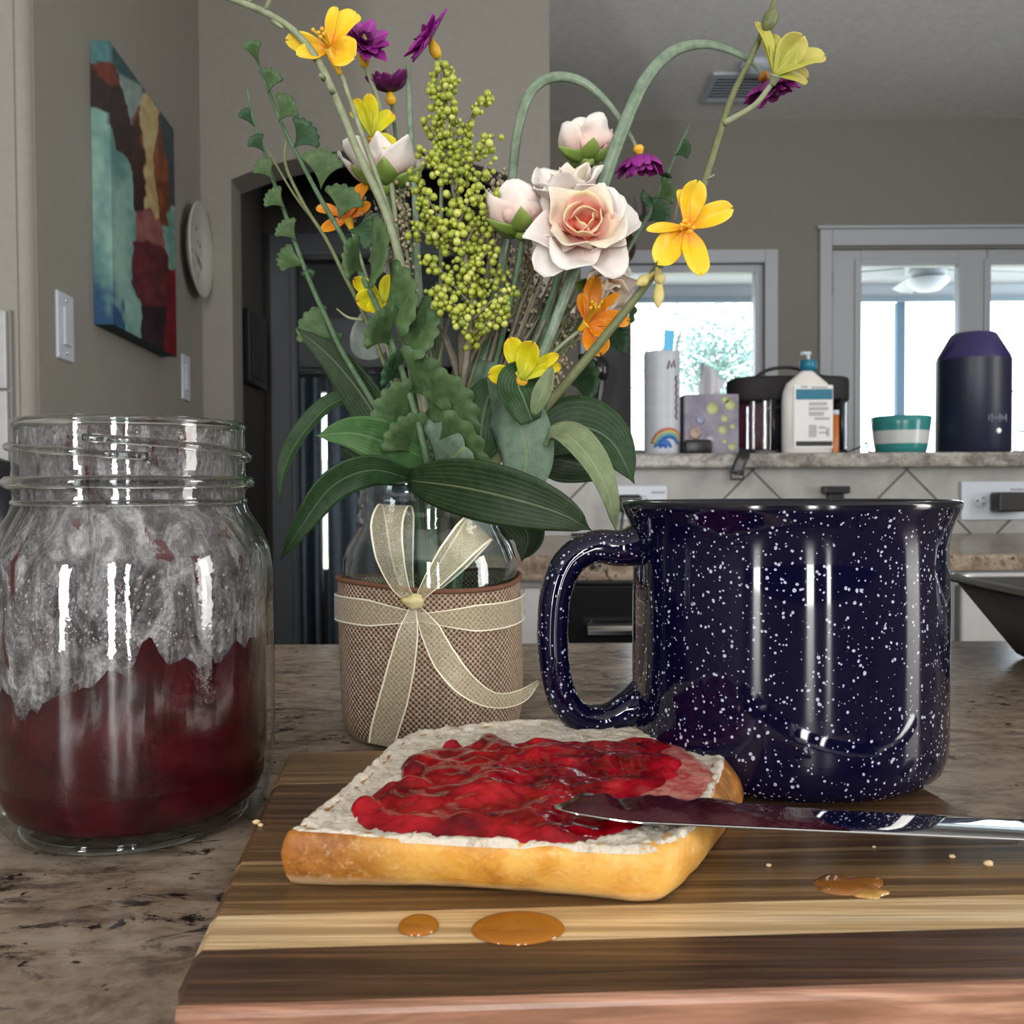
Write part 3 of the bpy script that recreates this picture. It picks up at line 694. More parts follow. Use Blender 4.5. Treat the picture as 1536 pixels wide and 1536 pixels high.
# clear basket bag with black lid and strap
bx0, bx1 = lx(1107), lx(1287); bzt = lz(597); bzl = lz(562)
bag = thing('clear_tote', 'clear zip tote with black padded lid and coloured pouches inside', 'tote', ((bx0+bx1)/2, LY+.07, LZ1))
bcx, bcy, brx, bry = (bx0+bx1)/2, LY+.085, (bx1-bx0)/2, .075
def oval(z0, z1, sx, sy, n=48, k=1.0, top=False):
    mb = MB(); vs = []
    for z, q in ((z0, 1), (z1, k)):
        for i in range(n):
            a = 2*PI*i/n; ca, sa = math.cos(a), math.sin(a); e = .65
            vs.append((bcx+math.copysign(abs(ca)**e, ca)*sx*q, bcy+math.copysign(abs(sa)**e, sa)*sy*q, z))
    fs = [(i, (i+1) % n, n+(i+1) % n, n+i) for i in range(n)]
    if top: fs += [tuple(range(n))[::-1], tuple(range(n, 2*n))]
    return mb.add(vs, fs)
obj('clear_wall', oval(LZ1+.012, bzt, brx*.97, bry*.97), thin_glass('clear_vinyl', (.62,.62,.66), (.4,.4,.45), 1.2, .08), bag)
obj('base', oval(LZ1, LZ1+.014, brx, bry, top=True), M['black'], bag, bevel=.003)
lid = obj('lid', oval(bzt-.006, bzl, brx*1.02, bry*1.02, top=True), mat('black_padded_cloth', (.012,.011,.012), .7), bag, bevel=.008)
obj('handle', MB().tube(crv([(lx(1140), bcy-.02, bzl-.002), (lx(1165), bcy-.02, lz(549)), (lx(1200), bcy-.02, lz(546)), (lx(1235), bcy-.02, lz(556)), (lx(1262), bcy-.02, bzl-.002)], 8), .004, 8), M['black'], lid)
for px in (1163, 1265): obj('corner_post', MB().tube([(lx(px), bcy-bry*.97, LZ1+.01), (lx(px), bcy-bry*.97, bzt)], .006, 8), M['black'], bag)
def pouch(px0, px1, py0, colr, label, yy, nm='pouch'):
    x0, x1 = lx(px0), lx(px1); z1 = lz(py0); cx = (x0+x1)/2; w = (x1-x0)/2; mbx = MB(); n = 14
    vs = []; 
    for j in range(7):
        z = LZ1+.0155+(z1-LZ1-.0155)*j/6; k = 1-.3*abs(j/6-.45)
        for i in range(n):
            a = 2*PI*i/n; vs.append((cx+w*math.cos(a)*(.9+.1*k), yy+.018*math.sin(a)*k, z))
    mbx.add(vs, [(j*n+i, j*n+(i+1) % n, (j+1)*n+(i+1) % n, (j+1)*n+i) for j in range(6) for i in range(n)] + [tuple(range(n))[::-1], tuple(6*n+i for i in range(n))])
    t = thing(nm, label, 'pouch', (cx, yy, LZ1+.0155), 'pouches inside the clear tote')
    obj('body', mbx, mat('pouch_cloth', colr, .6, build=speck([q*.6 for q in colr], colr, 60)), t)
    hard('seam', MB().box(cx-w*.8, cx+w*.8, yy-.004, yy+.004, z1, z1+.006), mat('pouch_seam', [q*.5 for q in colr], .6), t)
pouch(1110, 1130, 602, (.20,.025,.03), 'red pouch at the left end inside the clear tote', LY+.06)
pouch(1131, 1161, 600, (.26,.14,.17), 'pink patterned pouch inside the clear tote beside the bottle', LY+.05)
pouch(1166, 1236, 610, (.05,.04,.05), 'dark pouch inside the clear tote hidden behind the lotion bottle', LY+.09)
pouch(1238, 1260, 600, (.34,.07,.11), 'pink pouch inside the clear tote right of the bottle', LY+.055)
pouch(1262, 1282, 606, (.10,.055,.04), 'brown pouch at the right end inside the clear tote', LY+.075)
# strap hanging over the ledge front
sp = [Vector((lx(1120), LY-.03, LZ1+.006)), Vector((lx(1103), BY-.02, LZ1+.008)), Vector((lx(1095), BY-.052, LZ1-.006)), Vector((lx(1088), BY-.056, lz(700))), Vector((lx(1085), BY-.056, lz(713)))]
st = thing('strap', 'black webbing strap with buckle hanging over the ledge edge', 'strap', (lx(1088), BY-.05, lz(715)))
obj('webbing', MB().sheet(crv(sp, 6), [.012]*25, [Vector((0,-.3,1))]*7+[Vector((0,-1,.4))]*18, 2), M['black'], st, solid=.003)
bx, bz = lx(1085), lz(717)
hard('buckle', MB().box(bx-.015, bx+.015, BY-.060, BY-.054, bz-.006, bz-.001).box(bx-.015, bx+.015, BY-.060, BY-.054, bz+.010, bz+.014).box(bx-.015, bx-.011, BY-.060, BY-.054, bz-.001, bz+.010).box(bx+.011, bx+.015, BY-.060, BY-.054, bz-.001, bz+.010), M['black'], st, bevel=.001)
# lotion bottle
q0, q1 = lx(1167), lx(1240); cx = (q0+q1)/2; hw = (q1-q0)/2; by_ = LY-.03
bo = thing('lotion_bottle', 'white pump lotion bottle with teal label band in front of the tote', 'bottle', (cx, by_, LZ1))
mbx = MB(); zs = lz(590); zt = lz(561); n = 32; rows = [(LZ1, .93), (LZ1+.004, 1), (zs-.02, 1), (zs, .96), (lz(578), .82), (lz(568), .5), (zt, .26), (zt+.004, .22)]
vs = []
for z, k in rows:
    for i in range(n):
        a = 2*PI*i/n; ca, sa = math.cos(a), math.sin(a); vs.append((cx+math.copysign(abs(ca)**.75, ca)*hw*k, by_+math.copysign(abs(sa)**.75, sa)*.022*max(k, .5), z))
mbx.add(vs, [(j*n+i, j*n+(i+1) % n, (j+1)*n+(i+1) % n, (j+1)*n+i) for j in range(len(rows)-1) for i in range(n)]+[tuple(range(n))[::-1], tuple((len(rows)-1)*n+i for i in range(n))])
obj('body', mbx, mat('white_bottle_plastic', (.62,.60,.58), .35), bo)
tealm = mat('teal_plastic', (.01,.15,.24), .35)
pz = lz(545)
obj('collar', MB().lathe([(0, 0), (hw*.33, 0), (hw*.33, pz-zt-.002), (hw*.28, pz-zt), (0, pz-zt)], (cx+.003, by_, zt+.002), 20), tealm, bo)
obj('pump', MB().tube([(cx+.003, by_, pz), (cx+.003, by_, lz(532))], .004, 8).box(cx-.012, cx+.008, by_-.005, by_+.005, lz(536), lz(531)), mat('clear_pump_plastic', (.5,.55,.6), .25), bo)
lab = hard('label', MB().box(lx(1180), lx(1237), by_-.0232, by_-.0222, lz(674), lz(582)), mat('white_label_paper', (.64,.65,.66), .5), bo)
hard('label_band', MB().box(lx(1183), lx(1236), by_-.0242, by_-.0232, lz(603), lz(588)), mat('teal_ink', (.015,.14,.22), .5), lab)
hard('label_band', MB().box(lx(1183), lx(1236), by_-.0242, by_-.0232, lz(671), lz(664)), mat('black_ink', (.015,.015,.02), .5), lab)
gi = mat('grey_ink', (.36,.37,.39), .6)
for (x0, x1, y0, y1) in ((1202,1228,607,612),(1202,1230,614,619),(1202,1224,621,627),(1210,1232,629,633),(1202,1213,640,658),(1216,1226,642,646),(1216,1228,650,653),(1227,1232,644,657),(1190,1200,583,586),(1205,1229,578+6,587)):
    hard('print', MB().box(lx(x0), lx(x1), by_-.0240, by_-.0232, lz(y1), lz(y0)), gi, lab)
# amber pill bottle
cx = lx(1246); ob = thing('amber_bottle', 'small amber bottle with white cap beside the lotion bottle', 'bottle', (cx, LY-.02, LZ1))
obj('body', MB().lathe([(0, 0), (.010, 0), (.0105, .002), (.0105, lz(624)-LZ1), (0, lz(624)-LZ1)], (cx, LY-.02, LZ1), 20), mat('amber_plastic', (.45,.13,.02), .25), ob)
obj('cap', MB().lathe([(0, 0), (.011, 0), (.011, .010), (0, .010)], (cx, LY-.02, lz(624)), 20), M['plastic_white'], ob)
# striped bowl
cx = lx(1351); rt = (lx(1393)-lx(1307))/2; rb = rt*.80; zt = lz(627); H = zt-LZ1
bw = thing('striped_bowl', 'teal and white striped bowl on the ledge', 'bowl', (cx, LY, LZ1))
def rad(z): return rb+(rt-rb)*(z/H)**.6
tg = mat('teal_glaze', (.03,.20,.20), .2); gw = mat('white_glaze', (.50,.52,.52), .25)
obj('lower_band', MB().lathe([(0, 0), (rb*.95, 0), (rad(.002), .002), (rad(H*.15), H*.15), (rad(H*.27), H*.27)], (cx, LY, LZ1), 40), tg, bw)
obj('middle_band', MB().lathe([(rad(H*.27), H*.27), (rad(H*.4), H*.4), (rad(H*.62), H*.62)], (cx, LY, LZ1), 40), gw, bw)
obj('upper_band', MB().lathe([(rad(H*.62), H*.62), (rad(H*.8), H*.8), (rad(H), H), (rt-.003, H+.001), (rt*.95, H*.8), (rb*.8, .006), (0, .004)], (cx, LY, LZ1), 40), tg, bw)
# dark blue canister appliance
cx = lx(1466); r = (lx(1518)-lx(1413))/2; zt = lz(500); zs = lz(541)
cn = thing('blue_canister', 'large dark navy canister with purple shoulder on the ledge', 'canister', (cx, LY+.02, LZ1))
H = zt-LZ1; S = zs-LZ1
nav = mat('navy_plastic', (.010,.014,.035), .4)
obj('body', MB().lathe([(0, 0), (r*.94, 0), (r, .006), (r, S)], (cx, LY+.02, LZ1), 48), nav, cn)
obj('shoulder', MB().lathe([(r, S), (r*.97, S+.008), (r*.62, H-.004), (r*.56, H), (r*.5, H), (r*.45, H-.004), (0, H-.004)], (cx, LY+.02, LZ1), 48), mat('purple_gloss_plastic', (.025,.018,.10), .10, coat=.5), cn)
zc = lz(631)
logo = mat('pale_logo_ink', (.24,.30,.36), .4)
for k in range(8):
    u = (-.004+k*.0062); th = u/r; hgt = .010+.006*math.sin(k*1.9)
    obj('logo_bar', MB().tube([(cx+r*1.004*math.sin(th), LY+.02-r*1.004*math.cos(th), zc-hgt*.6), (cx+r*1.004*math.sin(th), LY+.02-r*1.004*math.cos(th), zc+hgt*.6)], .0012, 6), logo, cn)
th = .24; zd = lz(650)
obj('indicator', MB().ball((cx+r*math.sin(th), LY+.02-r*math.cos(th), zd), .006, 12, 8, (1,.5,1)), mat('white_indicator', (.9,.95,1), .3), cn)
obj('side_pin', MB().tube([(cx+r*.98, LY+.02, lz(588)), (cx+r+.025, LY+.02, lz(587))], .002, 6), M['black'], cn)
tag(obj('thin_cable', MB().tube(crv([(cx+r+.004, LY-.02, lz(648)), (cx+r+.05, LY-.02, lz(660)), (cx+r+.06, LY-.03, lz(670)), (cx+r+.01, LY-.035, LZ1+.004), (cx+r-.02, LY-.04, LZ1+.004)], 6), .0025, 6), mat('grey_cable', (.2,.22,.24), .5)), 'thin grey cable looped beside the navy canister', 'cable')
tag(obj('thin_cable', MB().tube(crv([(lx(1262), LY-.02, LZ1+.003), (lx(1285), LY-.03, LZ1+.016), (lx(1292), LY-.03, LZ1+.025), (lx(1296), LY-.025, LZ1+.006), (lx(1308), LY-.035, LZ1+.003)], 6), .002, 6), M['black']), 'black cable end between the clear tote and striped bowl', 'cable')
# tall dark panel, curved lamp and wall decoration left of the window
a, b = P(903, 678, LY+.02), P(947, 432, LY+.02)
pn = thing('dark_screen', 'tall dark grey screen edge on the ledge left of the window', 'screen', ((a.x+b.x)/2, LY+.03, LZ1))
hard('panel', MB().box(a.x-.02, b.x, LY+.02, LY+.05, LZ1+.012, b.z), M['dark_grey'], pn, bevel=.003)
hard('foot', MB().box(a.x-.01, b.x+.022, LY-.02, LY+.08, LZ1, LZ1+.012), M['black'], pn, bevel=.003)
lp = P(898, 640, LY-.03)
lm = thing('desk_lamp', 'black curved lamp head behind the bouquet beside the dark screen', 'lamp', (lp.x, lp.y, LZ1))
obj('stem', MB().tube(crv([(lp.x, lp.y, LZ1+.01), (lp.x, lp.y, lz(610)), (lp.x+.006, lp.y, lz(575)), (lp.x-.002, lp.y, lz(545)), (lp.x-.03, lp.y, lz(530))], 6), [.006, .012], 10), M['black_gloss'], lm)
obj('base', MB().lathe([(0, .012), (.03, .011), (.035, 0), (0, 0)], (lp.x, lp.y, LZ1), 24), M['black_gloss'], lm)
obj('head', MB().ball((lp.x+.004, lp.y, lz(556)), .022, 14, 9, (.9,.8,1.3)), M['black_gloss'], lm)
a, b = P(897, 408, FY-.03), P(955, 285, FY-.03); cx, cz = (a.x+b.x)/2, (a.z+b.z)/2
wd = thing('wall_decoration', 'grey and brown wall decoration half hidden behind the roses', 'decoration', (cx, FY-.01, a.z))
mbx = MB().ball((cx, FY-.022, cz+.06), .12, 20, 10, (.7,.16,1.0)); obj('mount', mbx, mat('pale_grey_felt', (.22,.22,.23), .8), wd)
obj('head', MB().ball((cx+.02, FY-.06, cz-.08), .1, 18, 10, (.6,.5,.8)), mat('brown_felt', (.06,.03,.02), .8), wd)
for s_ in (-1, 1): obj('horn', MB().tube(crv([(cx+.02+s_*.04, FY-.05, cz+.02), (cx+.02+s_*.1, FY-.05, cz+.07), (cx+.02+s_*.09, FY-.05, cz+.16)], 5), [.016, .004], 8), mat('dark_horn', (.05,.05,.055), .5), wd)
# ================================================================ foreground: island, board, mug, jar
isl = thing('kitchen_island', 'kitchen island cabinet below the foreground granite counter', 'island', (.1, .1, 0))
hard('body', MB().box(-1.15, 1.35, -.40, .56, .1, CT-.032), M['cab'], isl)
hard('toe_kick', MB().box(-1.1, 1.3, -.35, .5, 0, .1), M['dark_grey'], isl)
for k in range(4): hard('panel', MB().box(-1.12+k*.62, -.54+k*.62, .56, .575, .15, .83), M['cab'], isl, bevel=.004)
tag(hard('counter_top', MB().box(-1.2, 1.4, -.45, .60, CT-.032, CT), M['granite'], bevel=.006), 'speckled brown granite island counter in the foreground', 'counter')
# counter along the left wall with a dark appliance
lc = thing('side_cabinet', 'grey cabinet under the left wall counter', 'cabinet', (-1.6, 1.2, 0))
hard('body', MB().box(-2.6, -.85, .95, 1.48, .1, CT-.039), M['cab'], lc); hard('toe_kick', MB().box(-2.6, -.85, 1.0, 1.48, 0, .1), M['dark_grey'], lc)
tag(hard('side_counter', MB().box(-2.6, -.80, .90, 1.483, CT-.038, CT), M['granite'], bevel=.006), 'granite counter along the left wall behind the jam jar', 'counter')
kx, ky = P(-40, 720, 1.2).x-.004, 1.2
ke = thing('dark_kettle', 'rounded black kettle at the left edge behind the jam jar', 'kettle', (kx, ky, CT))
obj('body', MB().lathe([(0, 0), (.085, 0), (.09, .008), (.088, .05), (.078, .1), (.055, .135), (.03, .145), (0, .146)], (kx, ky, CT), 36), mat('black_enamel', (.006,.007,.012), .25), ke)
obj('lid_knob', MB().ball((kx, ky, CT+.155), .012), M['black'], ke)
obj('handle', MB().tube(crv([(kx-.02, ky-.055, CT+.125), (kx-.03, ky-.10, CT+.13), (kx-.03, ky-.125, CT+.08), (kx-.03, ky-.085, CT+.03)], 6), .008, 8), M['black'], ke)
obj('spout', MB().tube(crv([(kx-.07, ky, CT+.05), (kx-.11, ky, CT+.09), (kx-.125, ky, CT+.13)], 5), [.02, .011], 10), mat('black_enamel', (.006,.007,.012), .25), ke)
# ---------------------------------------------------------------- cutting board
BT = .0155; ZB = CT + BT
yaw = math.radians(2.7)
bu = Vector((math.cos(yaw), math.sin(yaw), 0)); bv = Vector((-math.sin(yaw), math.cos(yaw), 0))
fl = PZ(248, 1516, ZB)                        # near left corner
farL = PZ(425, 1141, ZB); farR = PZ(1400, 1186, ZB)
DEP = (farL-fl).dot(bv); lv = (farL-fl)/DEP
def uv_of(p): q = p-fl; v = q.dot(bv); return (q-lv*v).dot(bu), v
WID = uv_of(farR)[0]
def bc(u, v, z=ZB): p = fl + bu*u + lv*v; return Vector((p.x, p.y, z))
def bv_of(py, px=320): return (PZ(px, py, ZB)-fl).dot(bv)
DEP += .012
edges = [0, bv_of(1474), bv_of(1425), bv_of(1373), bv_of(1299), bv_of(1293), bv_of(1240), bv_of(1178), DEP]
woods = [((.26,.125,.075),(.40,.20,.13),(.56,.33,.22)), ((.045,.022,.014),(.10,.05,.028),(.20,.105,.055)), ((.56,.38,.19),(.74,.54,.30),(.80,.62,.40)),
         ((.11,.06,.024),(.20,.115,.048),(.31,.19,.08)), ((.30,.19,.09),(.40,.26,.13),(.45,.30,.16)), ((.09,.045,.02),(.15,.08,.036),(.22,.125,.055)),
         ((.06,.030,.015),(.12,.062,.028),(.19,.105,.05)), ((.12,.065,.028),(.20,.115,.05),(.27,.165,.08))]
woods = [woods[0], woods[1], woods[1], woods[2], woods[3], woods[4], woods[5], woods[6], woods[7]]
edges = [0, .0016] + edges[1:]
board = thing('cutting_board', 'striped walnut and maple cutting board under the bread', 'cutting board', bc(WID/2, DEP/2, CT))
ns = len(edges)-1
for k in range(ns):
    v0, v1 = edges[k], edges[k+1]; w_ = woods[k]
    gp = .00008
    pr = []
    zt = ZB - (.00012 if k % 2 else 0)
    # round the long front and back edges, and cut the near corners a little
    if k == 0: prof = [(v0, CT+.0005), (v0-.0000, ZB-.0016), (v0+.0003, ZB-.0008), (v0+.0008, ZB-.0003), (v1, ZB-.0001), (v1, CT+.0005)]
    elif k == ns-1: prof = [(v0, CT+.0005), (v0, zt), (v1-.003, zt), (v1-.0008, zt-.0012), (v1, zt-.004), (v1, CT+.0005)]
    else: prof = [(v0+gp, CT+.0005), (v0+gp, zt), (v1-gp, zt), (v1-gp, CT+.0005)]
    u0, u1 = 0, WID
    mb = MB(); nn = len(prof); vs = []
    for (uu, dz) in ((u0, 0), (u0+.0015, 1), (u1-.0015, 1), (u1, 0)):
        for (v, z) in prof:
            zz = z if dz or z < ZB-.003 else z-.0014
            vs.append(bc(uu + (.0035-v if v < .0035 and uu == 0 else 0), v, zz))
    fs = [tuple(range(nn))[::-1], tuple(3*nn+i for i in range(nn))]
    for j in range(3): fs += [(j*nn+i, j*nn+(i+1) % nn, (j+1)*nn+(i+1) % nn, (j+1)*nn+i) for i in range(nn)]
    mb.add(vs, fs)
    o = hard('plank', mb, mat('board_wood', w_[1], .34, build=wood(*w_, seed=k*3.7+1, sc=1.0)), board)
# ---------------------------------------------------------------- mug
MD = .281; mc = Vector((P(1176, 1128, MD).x, MD, ZB+.0004))
def enamel(n, b):
    v = n.coord('Object')
    cs = None
    for sc_, th, sd in ((480, .17, 0), (300, .125, 3.1), (760, .21, 7.7), (560, .17, 5.3)):
        vv = n.coord('Object'); vv.node.inputs['Location'].default_value = (sd, sd*.7, sd*1.3)
        nz = n.new('ShaderNodeTexNoise'); n.link(vv, nz.inputs['Vector']); nz.inputs['Scale'].default_value = 300
        dsp = n.new('ShaderNodeVectorMath', operation='SCALE'); n.link(nz.outputs['Color'], dsp.inputs[0]); dsp.inputs['Scale'].default_value = .0012
        ad = n.new('ShaderNodeVectorMath', operation='ADD'); n.link(vv, ad.inputs[0]); n.link(dsp.outputs[0], ad.inputs[1])
        d, node = n.vor(ad.outputs[0], sc_)
        rnd = n.sep(node.outputs['Color'])[0]
        lim = n.math('MULTIPLY', n.math('POWER', rnd, 2.2), th*1.5)
        dot = n.math('LESS_THAN', d, lim)
        cs = dot if cs is None else n.math('MAXIMUM', cs, dot)
    n.link(n.mix(cs, (.0022, .002, .016), (.40, .41, .52)), b.inputs['Base Color'])
M['enamel'] = mat('speckled_navy_enamel', (.01,.01,.05), .05, build=enamel)
mug = thing('speckled_mug', 'navy blue speckled camping mug standing on the board', 'mug', mc)
prof = [(0, .0016), (.0375, .0016), (.0388, 0), (.0408, 0), (.0435, .0009), (.0457, .0030), (.0468, .0065), (.0472, .012), (.0472, .045), (.0469, .060), (.0469, .0655), (.0474, .0690), (.0486, .0722), (.0498, .0744), (.0503, .0757)]
obj('body', MB().lathe(prof, mc, 96), M['enamel'], mug)
obj('rim', MB().lathe([(.0503, .0757), (.0505, .0767), (.0502, .0775), (.0495, .0777), (.0487, .0771), (.0474, .0750), (.0456, .0715)], mc, 96), mat('black_rim_enamel', (.006,.006,.012), .1), mug)
obj('inside', MB().lathe([(.0456, .0715), (.0448, .066), (.0446, .012), (.043, .006), (.04, .004), (0, .004)], mc, 64), mat('navy_inner_enamel', (.008,.008,.04), .12), mug)
hp = pxs([(985, 808, MD), (935, 822, MD), (895, 820, MD-.001), (858, 838, MD-.002), (836, 880, MD-.003), (829, 940, MD-.003), (832, 1000, MD-.003), (846, 1050, MD-.002), (872, 1076, MD-.001), (912, 1078, MD), (945, 1062, MD), (985, 1040, MD)], 5)
rr = [.0074, .0056, .0050, .0048, .0048, .0047, .0047, .0047, .0046, .0046, .0054, .0078]
hr = [interp(rr, i/(len(hp)-1)) for i in range(len(hp))]
obj('handle', MB().tube(hp, hr, 16, flat=1.25), M['enamel'], mug)
for ch in mug.children:
    if ch.name.split('.')[0] != 'handle': ch.scale = (.965, .965, 1.012)
# ---------------------------------------------------------------- jam jar
JD = .280; jc = Vector((P(207, 1211, JD).x, JD, CT+.0003))
jglass = thin_glass('jar_glass', (.97,.98,.98), (.62,.65,.68), 1.1, .015, bump=(160, .12))
jar = thing('jam_jar', 'open glass canning jar half full of red jam', 'jar', jc)
outer = [(0, .003), (.026, .003), (.030, .0008), (.0335, 0), (.0365, .0012), (.0392, .0045), (.0410, .011), (.0420, .020), (.0422, .030), (.0421, .076), (.0414, .083), (.0395, .089), (.0368, .094), (.0355, .0970), (.0353, .0995), (.0358, .1012), (.0376, .1020), (.0379, .1034), (.0375, .1046), (.0356, .1053), (.0354, .107)]
def thr(r, z, a, i): return r, z
obj('glass_body', MB().lathe(outer+[(.0353, .119), (.0356, .1208), (.0350, .1216), (.0338, .1216), (.0332, .1206), (.0330, .100), (.0332, .096), (.0368, .088), (.0392, .081), (.0397, .074), (.0397, .024), (.038, .012), (.034, .007), (0, .006)], jc, 96), jglass, jar)
solidglass = mat('solid_glass_ridge', (.9,.93,.94), .02, trans=1.0, ior=1.45)
for nm, r_, z_, t_ in (('neck_ring', .0366, .1033, .0019), ('lip', .0344, .1207, .0013), ('shoulder_ring', .0352, .0975, .0009), ('base_ring', .0325, .0012, .0011)):
    obj(nm, MB().tube([(jc.x+r_*math.cos(a), jc.y+r_*math.sin(a), jc.z+z_) for a in [2*PI*i/96 for i in range(97)]], t_, 10, cap=False), solidglass, jar)
for k in range(2):
    pts = []
    for i in range(40):
        t = i/39; a = -PI/2-1.75+k*1.75+2.25*t
        z = .1155-.0052*t; q = min(1, t*8, (1-t)*8)
        pts.append((jc.x+(.0348+.0016*q)*math.cos(a), jc.y+(.0348+.0016*q)*math.sin(a), jc.z+z))
    obj('screw_thread', MB().tube(pts, .0012, 10), solidglass, jar)
def jamtop(x, y):
    return .0458 + .009*x/.04 + .0060*noise.noise(Vector((x*80, y*80, .3))) + .0016*noise.noise(Vector((x*260, y*260, 2)))
mbx = MB(); n = 110; vs = []; R = .0394
rows = [(0, .0045), (.0325, .0047), (.0362, .0070), (.0384, .0120), (.0391, .024), (R, .03)]
for (r_, z) in rows:
    for i in range(n):
        a = 2*PI*i/n; vs.append(jc+Vector((r_*math.cos(a), r_*math.sin(a), z)))
for q in (1, .97, .9, .75, .5, .25, .02):
    for i in range(n):
        a = 2*PI*i/n; x, y = R*q*math.cos(a), R*q*math.sin(a)
        h = jamtop(x, y) + (.0045*(noise.noise(Vector((math.cos(a)*6, math.sin(a)*6, 9)))+.1)+.002*noise.noise(Vector((math.cos(a)*19, math.sin(a)*19, 3))) if q > .85 else -.003*(1-q))
        if q > .85: 
            ff = abs((a % (2*PI)) - (2*PI-PI/2+.46)); h += .009*max(0, 1-ff/.13)
        vs.append(jc+Vector((x, y, h)))
nr = len(rows)+7
mbx.add(vs, [(j*n+i, j*n+(i+1) % n, (j+1)*n+(i+1) % n, (j+1)*n+i) for j in range(nr-1) for i in range(n)])
def jamm(n, b):
    v = n.coord('Object'); k = n.noise(v, 90, 4)
    n.link(n.ramp(k, [(.35, (.018,.0002,.003)), (.65, (.055,.001,.007))]), b.inputs['Base Color']); n.bump(n.noise(v, 500, 3), b, .3, .0004)
obj('jam', mbx, mat('dark_red_jam', (.05,.001,.006), .3, spec=.25, build=jamm), jar)
# smeared film of jam and droplets on the inside of the glass
def film(name, white, red):
    m = bpy.data.materials.new(name); m.use_nodes = True; nt = m.node_tree; n = N(nt); b = nt.nodes['Principled BSDF']; out = nt.nodes['Material Output']
    v = n.coord('Object', (1, 1, .45), (0, .35, 0)); v1 = n.coord('Object')
    blot = n.noise(v, 110, 8, .75, 1.2); fine = n.noise(v1, 520, 5, .7, .8)
    cell, _ = n.vor(v1, 620)
    redm = n.ramp(n.noise(n.coord('Object', (1.2, 1.2, .30)), 85, 6, .65, .6), [(.585, (0,0,0)), (.625, (1,1,1))])
    c = n.mix(redm, n.ramp(blot, [(.38, (.11,.095,.105)), (.50, (.40,.37,.395)), (.62, (.78,.76,.79))]), (.14,.003,.012))
    n.link(c, b.inputs['Base Color']); b.inputs['Roughness'].default_value = .10
    hgt = n.math('ADD', n.math('MULTIPLY', blot, .8), n.math('ADD', n.math('MULTIPLY', fine, .5), n.math('MULTIPLY', cell, -.5)))
    n.bump(hgt, b, 1.0, .004)
    tr = n.new('ShaderNodeBsdfTransparent'); tr.inputs['Color'].default_value = (.90,.88,.89,1)
    mx = n.new('ShaderNodeMixShader')
    a = n.ramp(n.mix(.4, blot, fine), [(.39, (.16,.16,.16)), (.48, (.55,.55,.55)), (.60, (.95,.95,.95))])
    a = n.math('MAXIMUM', a, n.math('MULTIPLY', redm, .9))
    n.link(a, mx.inputs[0]); n.link(tr.outputs[0], mx.inputs[1]); n.link(b.outputs[0], mx.inputs[2]); n.link(mx.outputs[0], out.inputs['Surface'])
    return m
obj('jam_smear', MB().lathe([(.0390, .030), (.0390, .074), (.0386, .0812), (.0363, .0882), (.0331, .0955), (.0328, .1), (.0328, .119)], jc, 80), film('jam_smear_film', 1, 1), jar)
mbx = MB()
for k in range(700):
    a = -PI/2 + random.gauss(.12, .42); z = random.uniform(.058, .090) if k % 6 else random.uniform(.088, .118)
    Rr = .0391 if z < .076 else (.0391-(z-.076)*.34 if z < .094 else .0323)
    s_ = random.choice((.0002, .0003, .0003, .0005))
    mbx.ball(jc+Vector((Rr*math.cos(a), Rr*math.sin(a), z)), s_, 6, 4, (1,1,random.uniform(.8,1.6)))
stuff(obj('droplets', mbx, mat('sticky_droplets', (.35,.30,.32), .05, coat=1.0), jar))
for ch in jar.children:
    ch.scale = (.962, .962, .972)
    for p in ch.data.vertices:                     # the neck is a little narrower than the body
        k = min(1, max(0, (p.co.z-.080)/.014)); p.co.x *= 1-.05*k; p.co.y *= 1-.05*k
# ---------------------------------------------------------------- bread with jam
TH = .0118; ZT = ZB + TH
prs = [((437,1246),(441,1324)),((500,1251),(510,1327)),((560,1257),(565,1327)),((640,1261),(640,1329)),((700,1265),(707,1332)),((780,1268),(770,1336)),((840,1271),(836,1340)),((910,1275),(905,1347)),((968,1275),(962,1353)),((1012,1262),(1000,1344)),
       ((1043,1238),(1038,1304)),((1062,1210),(1064,1276)),((1075,1180),(1090,1240)),((1086,1148),(1114,1200)),((1088,1122),(1112,1166)),((1075,1103),(1096,1150)),
       ((1050,1106),None),((1019,1110),None),((979,1098),None),((958,1085),None),((900,1083),None),((796,1081),None),((715,1087),None),((647,1094),None),((593,1112),None),((560,1142),None),((524,1174),None),((480,1210),None),((450,1234),None)]
top = [PZ(a[0], a[1], ZT) for a, b in prs]
cen = sum(top, Vector())/len(top)
bot = []
for t_, (a, b) in zip(top, prs):
    if b: p = PZ(b[0], b[1], ZB+.0004)
    else:
        p = t_ + (t_-cen).normalized()*.001; p.z = ZB+.0004
    bot.append(p)
def loop(pts, n):                     # closed Catmull-Rom
    k = len(pts); out = []
    for i in range(k):
        a, b, c, d = pts[i-1], pts[i], pts[(i+1) % k], pts[(i+2) % k]
        for j in range(n):
            t = j/n; out.append(.5*((2*b)+(c-a)*t+(2*a-5*b+4*c-d)*t*t+(3*b-a-3*c+d)*t**3))
    return out
topL, botL = loop(top, 9), loop(bot, 9); n = len(topL)
bread = thing('bread_slice', 'thick slice of white bread spread with red jam', 'bread', Vector((cen.x, cen.y, ZB)))
mb = MB(); vs = []; uv = []
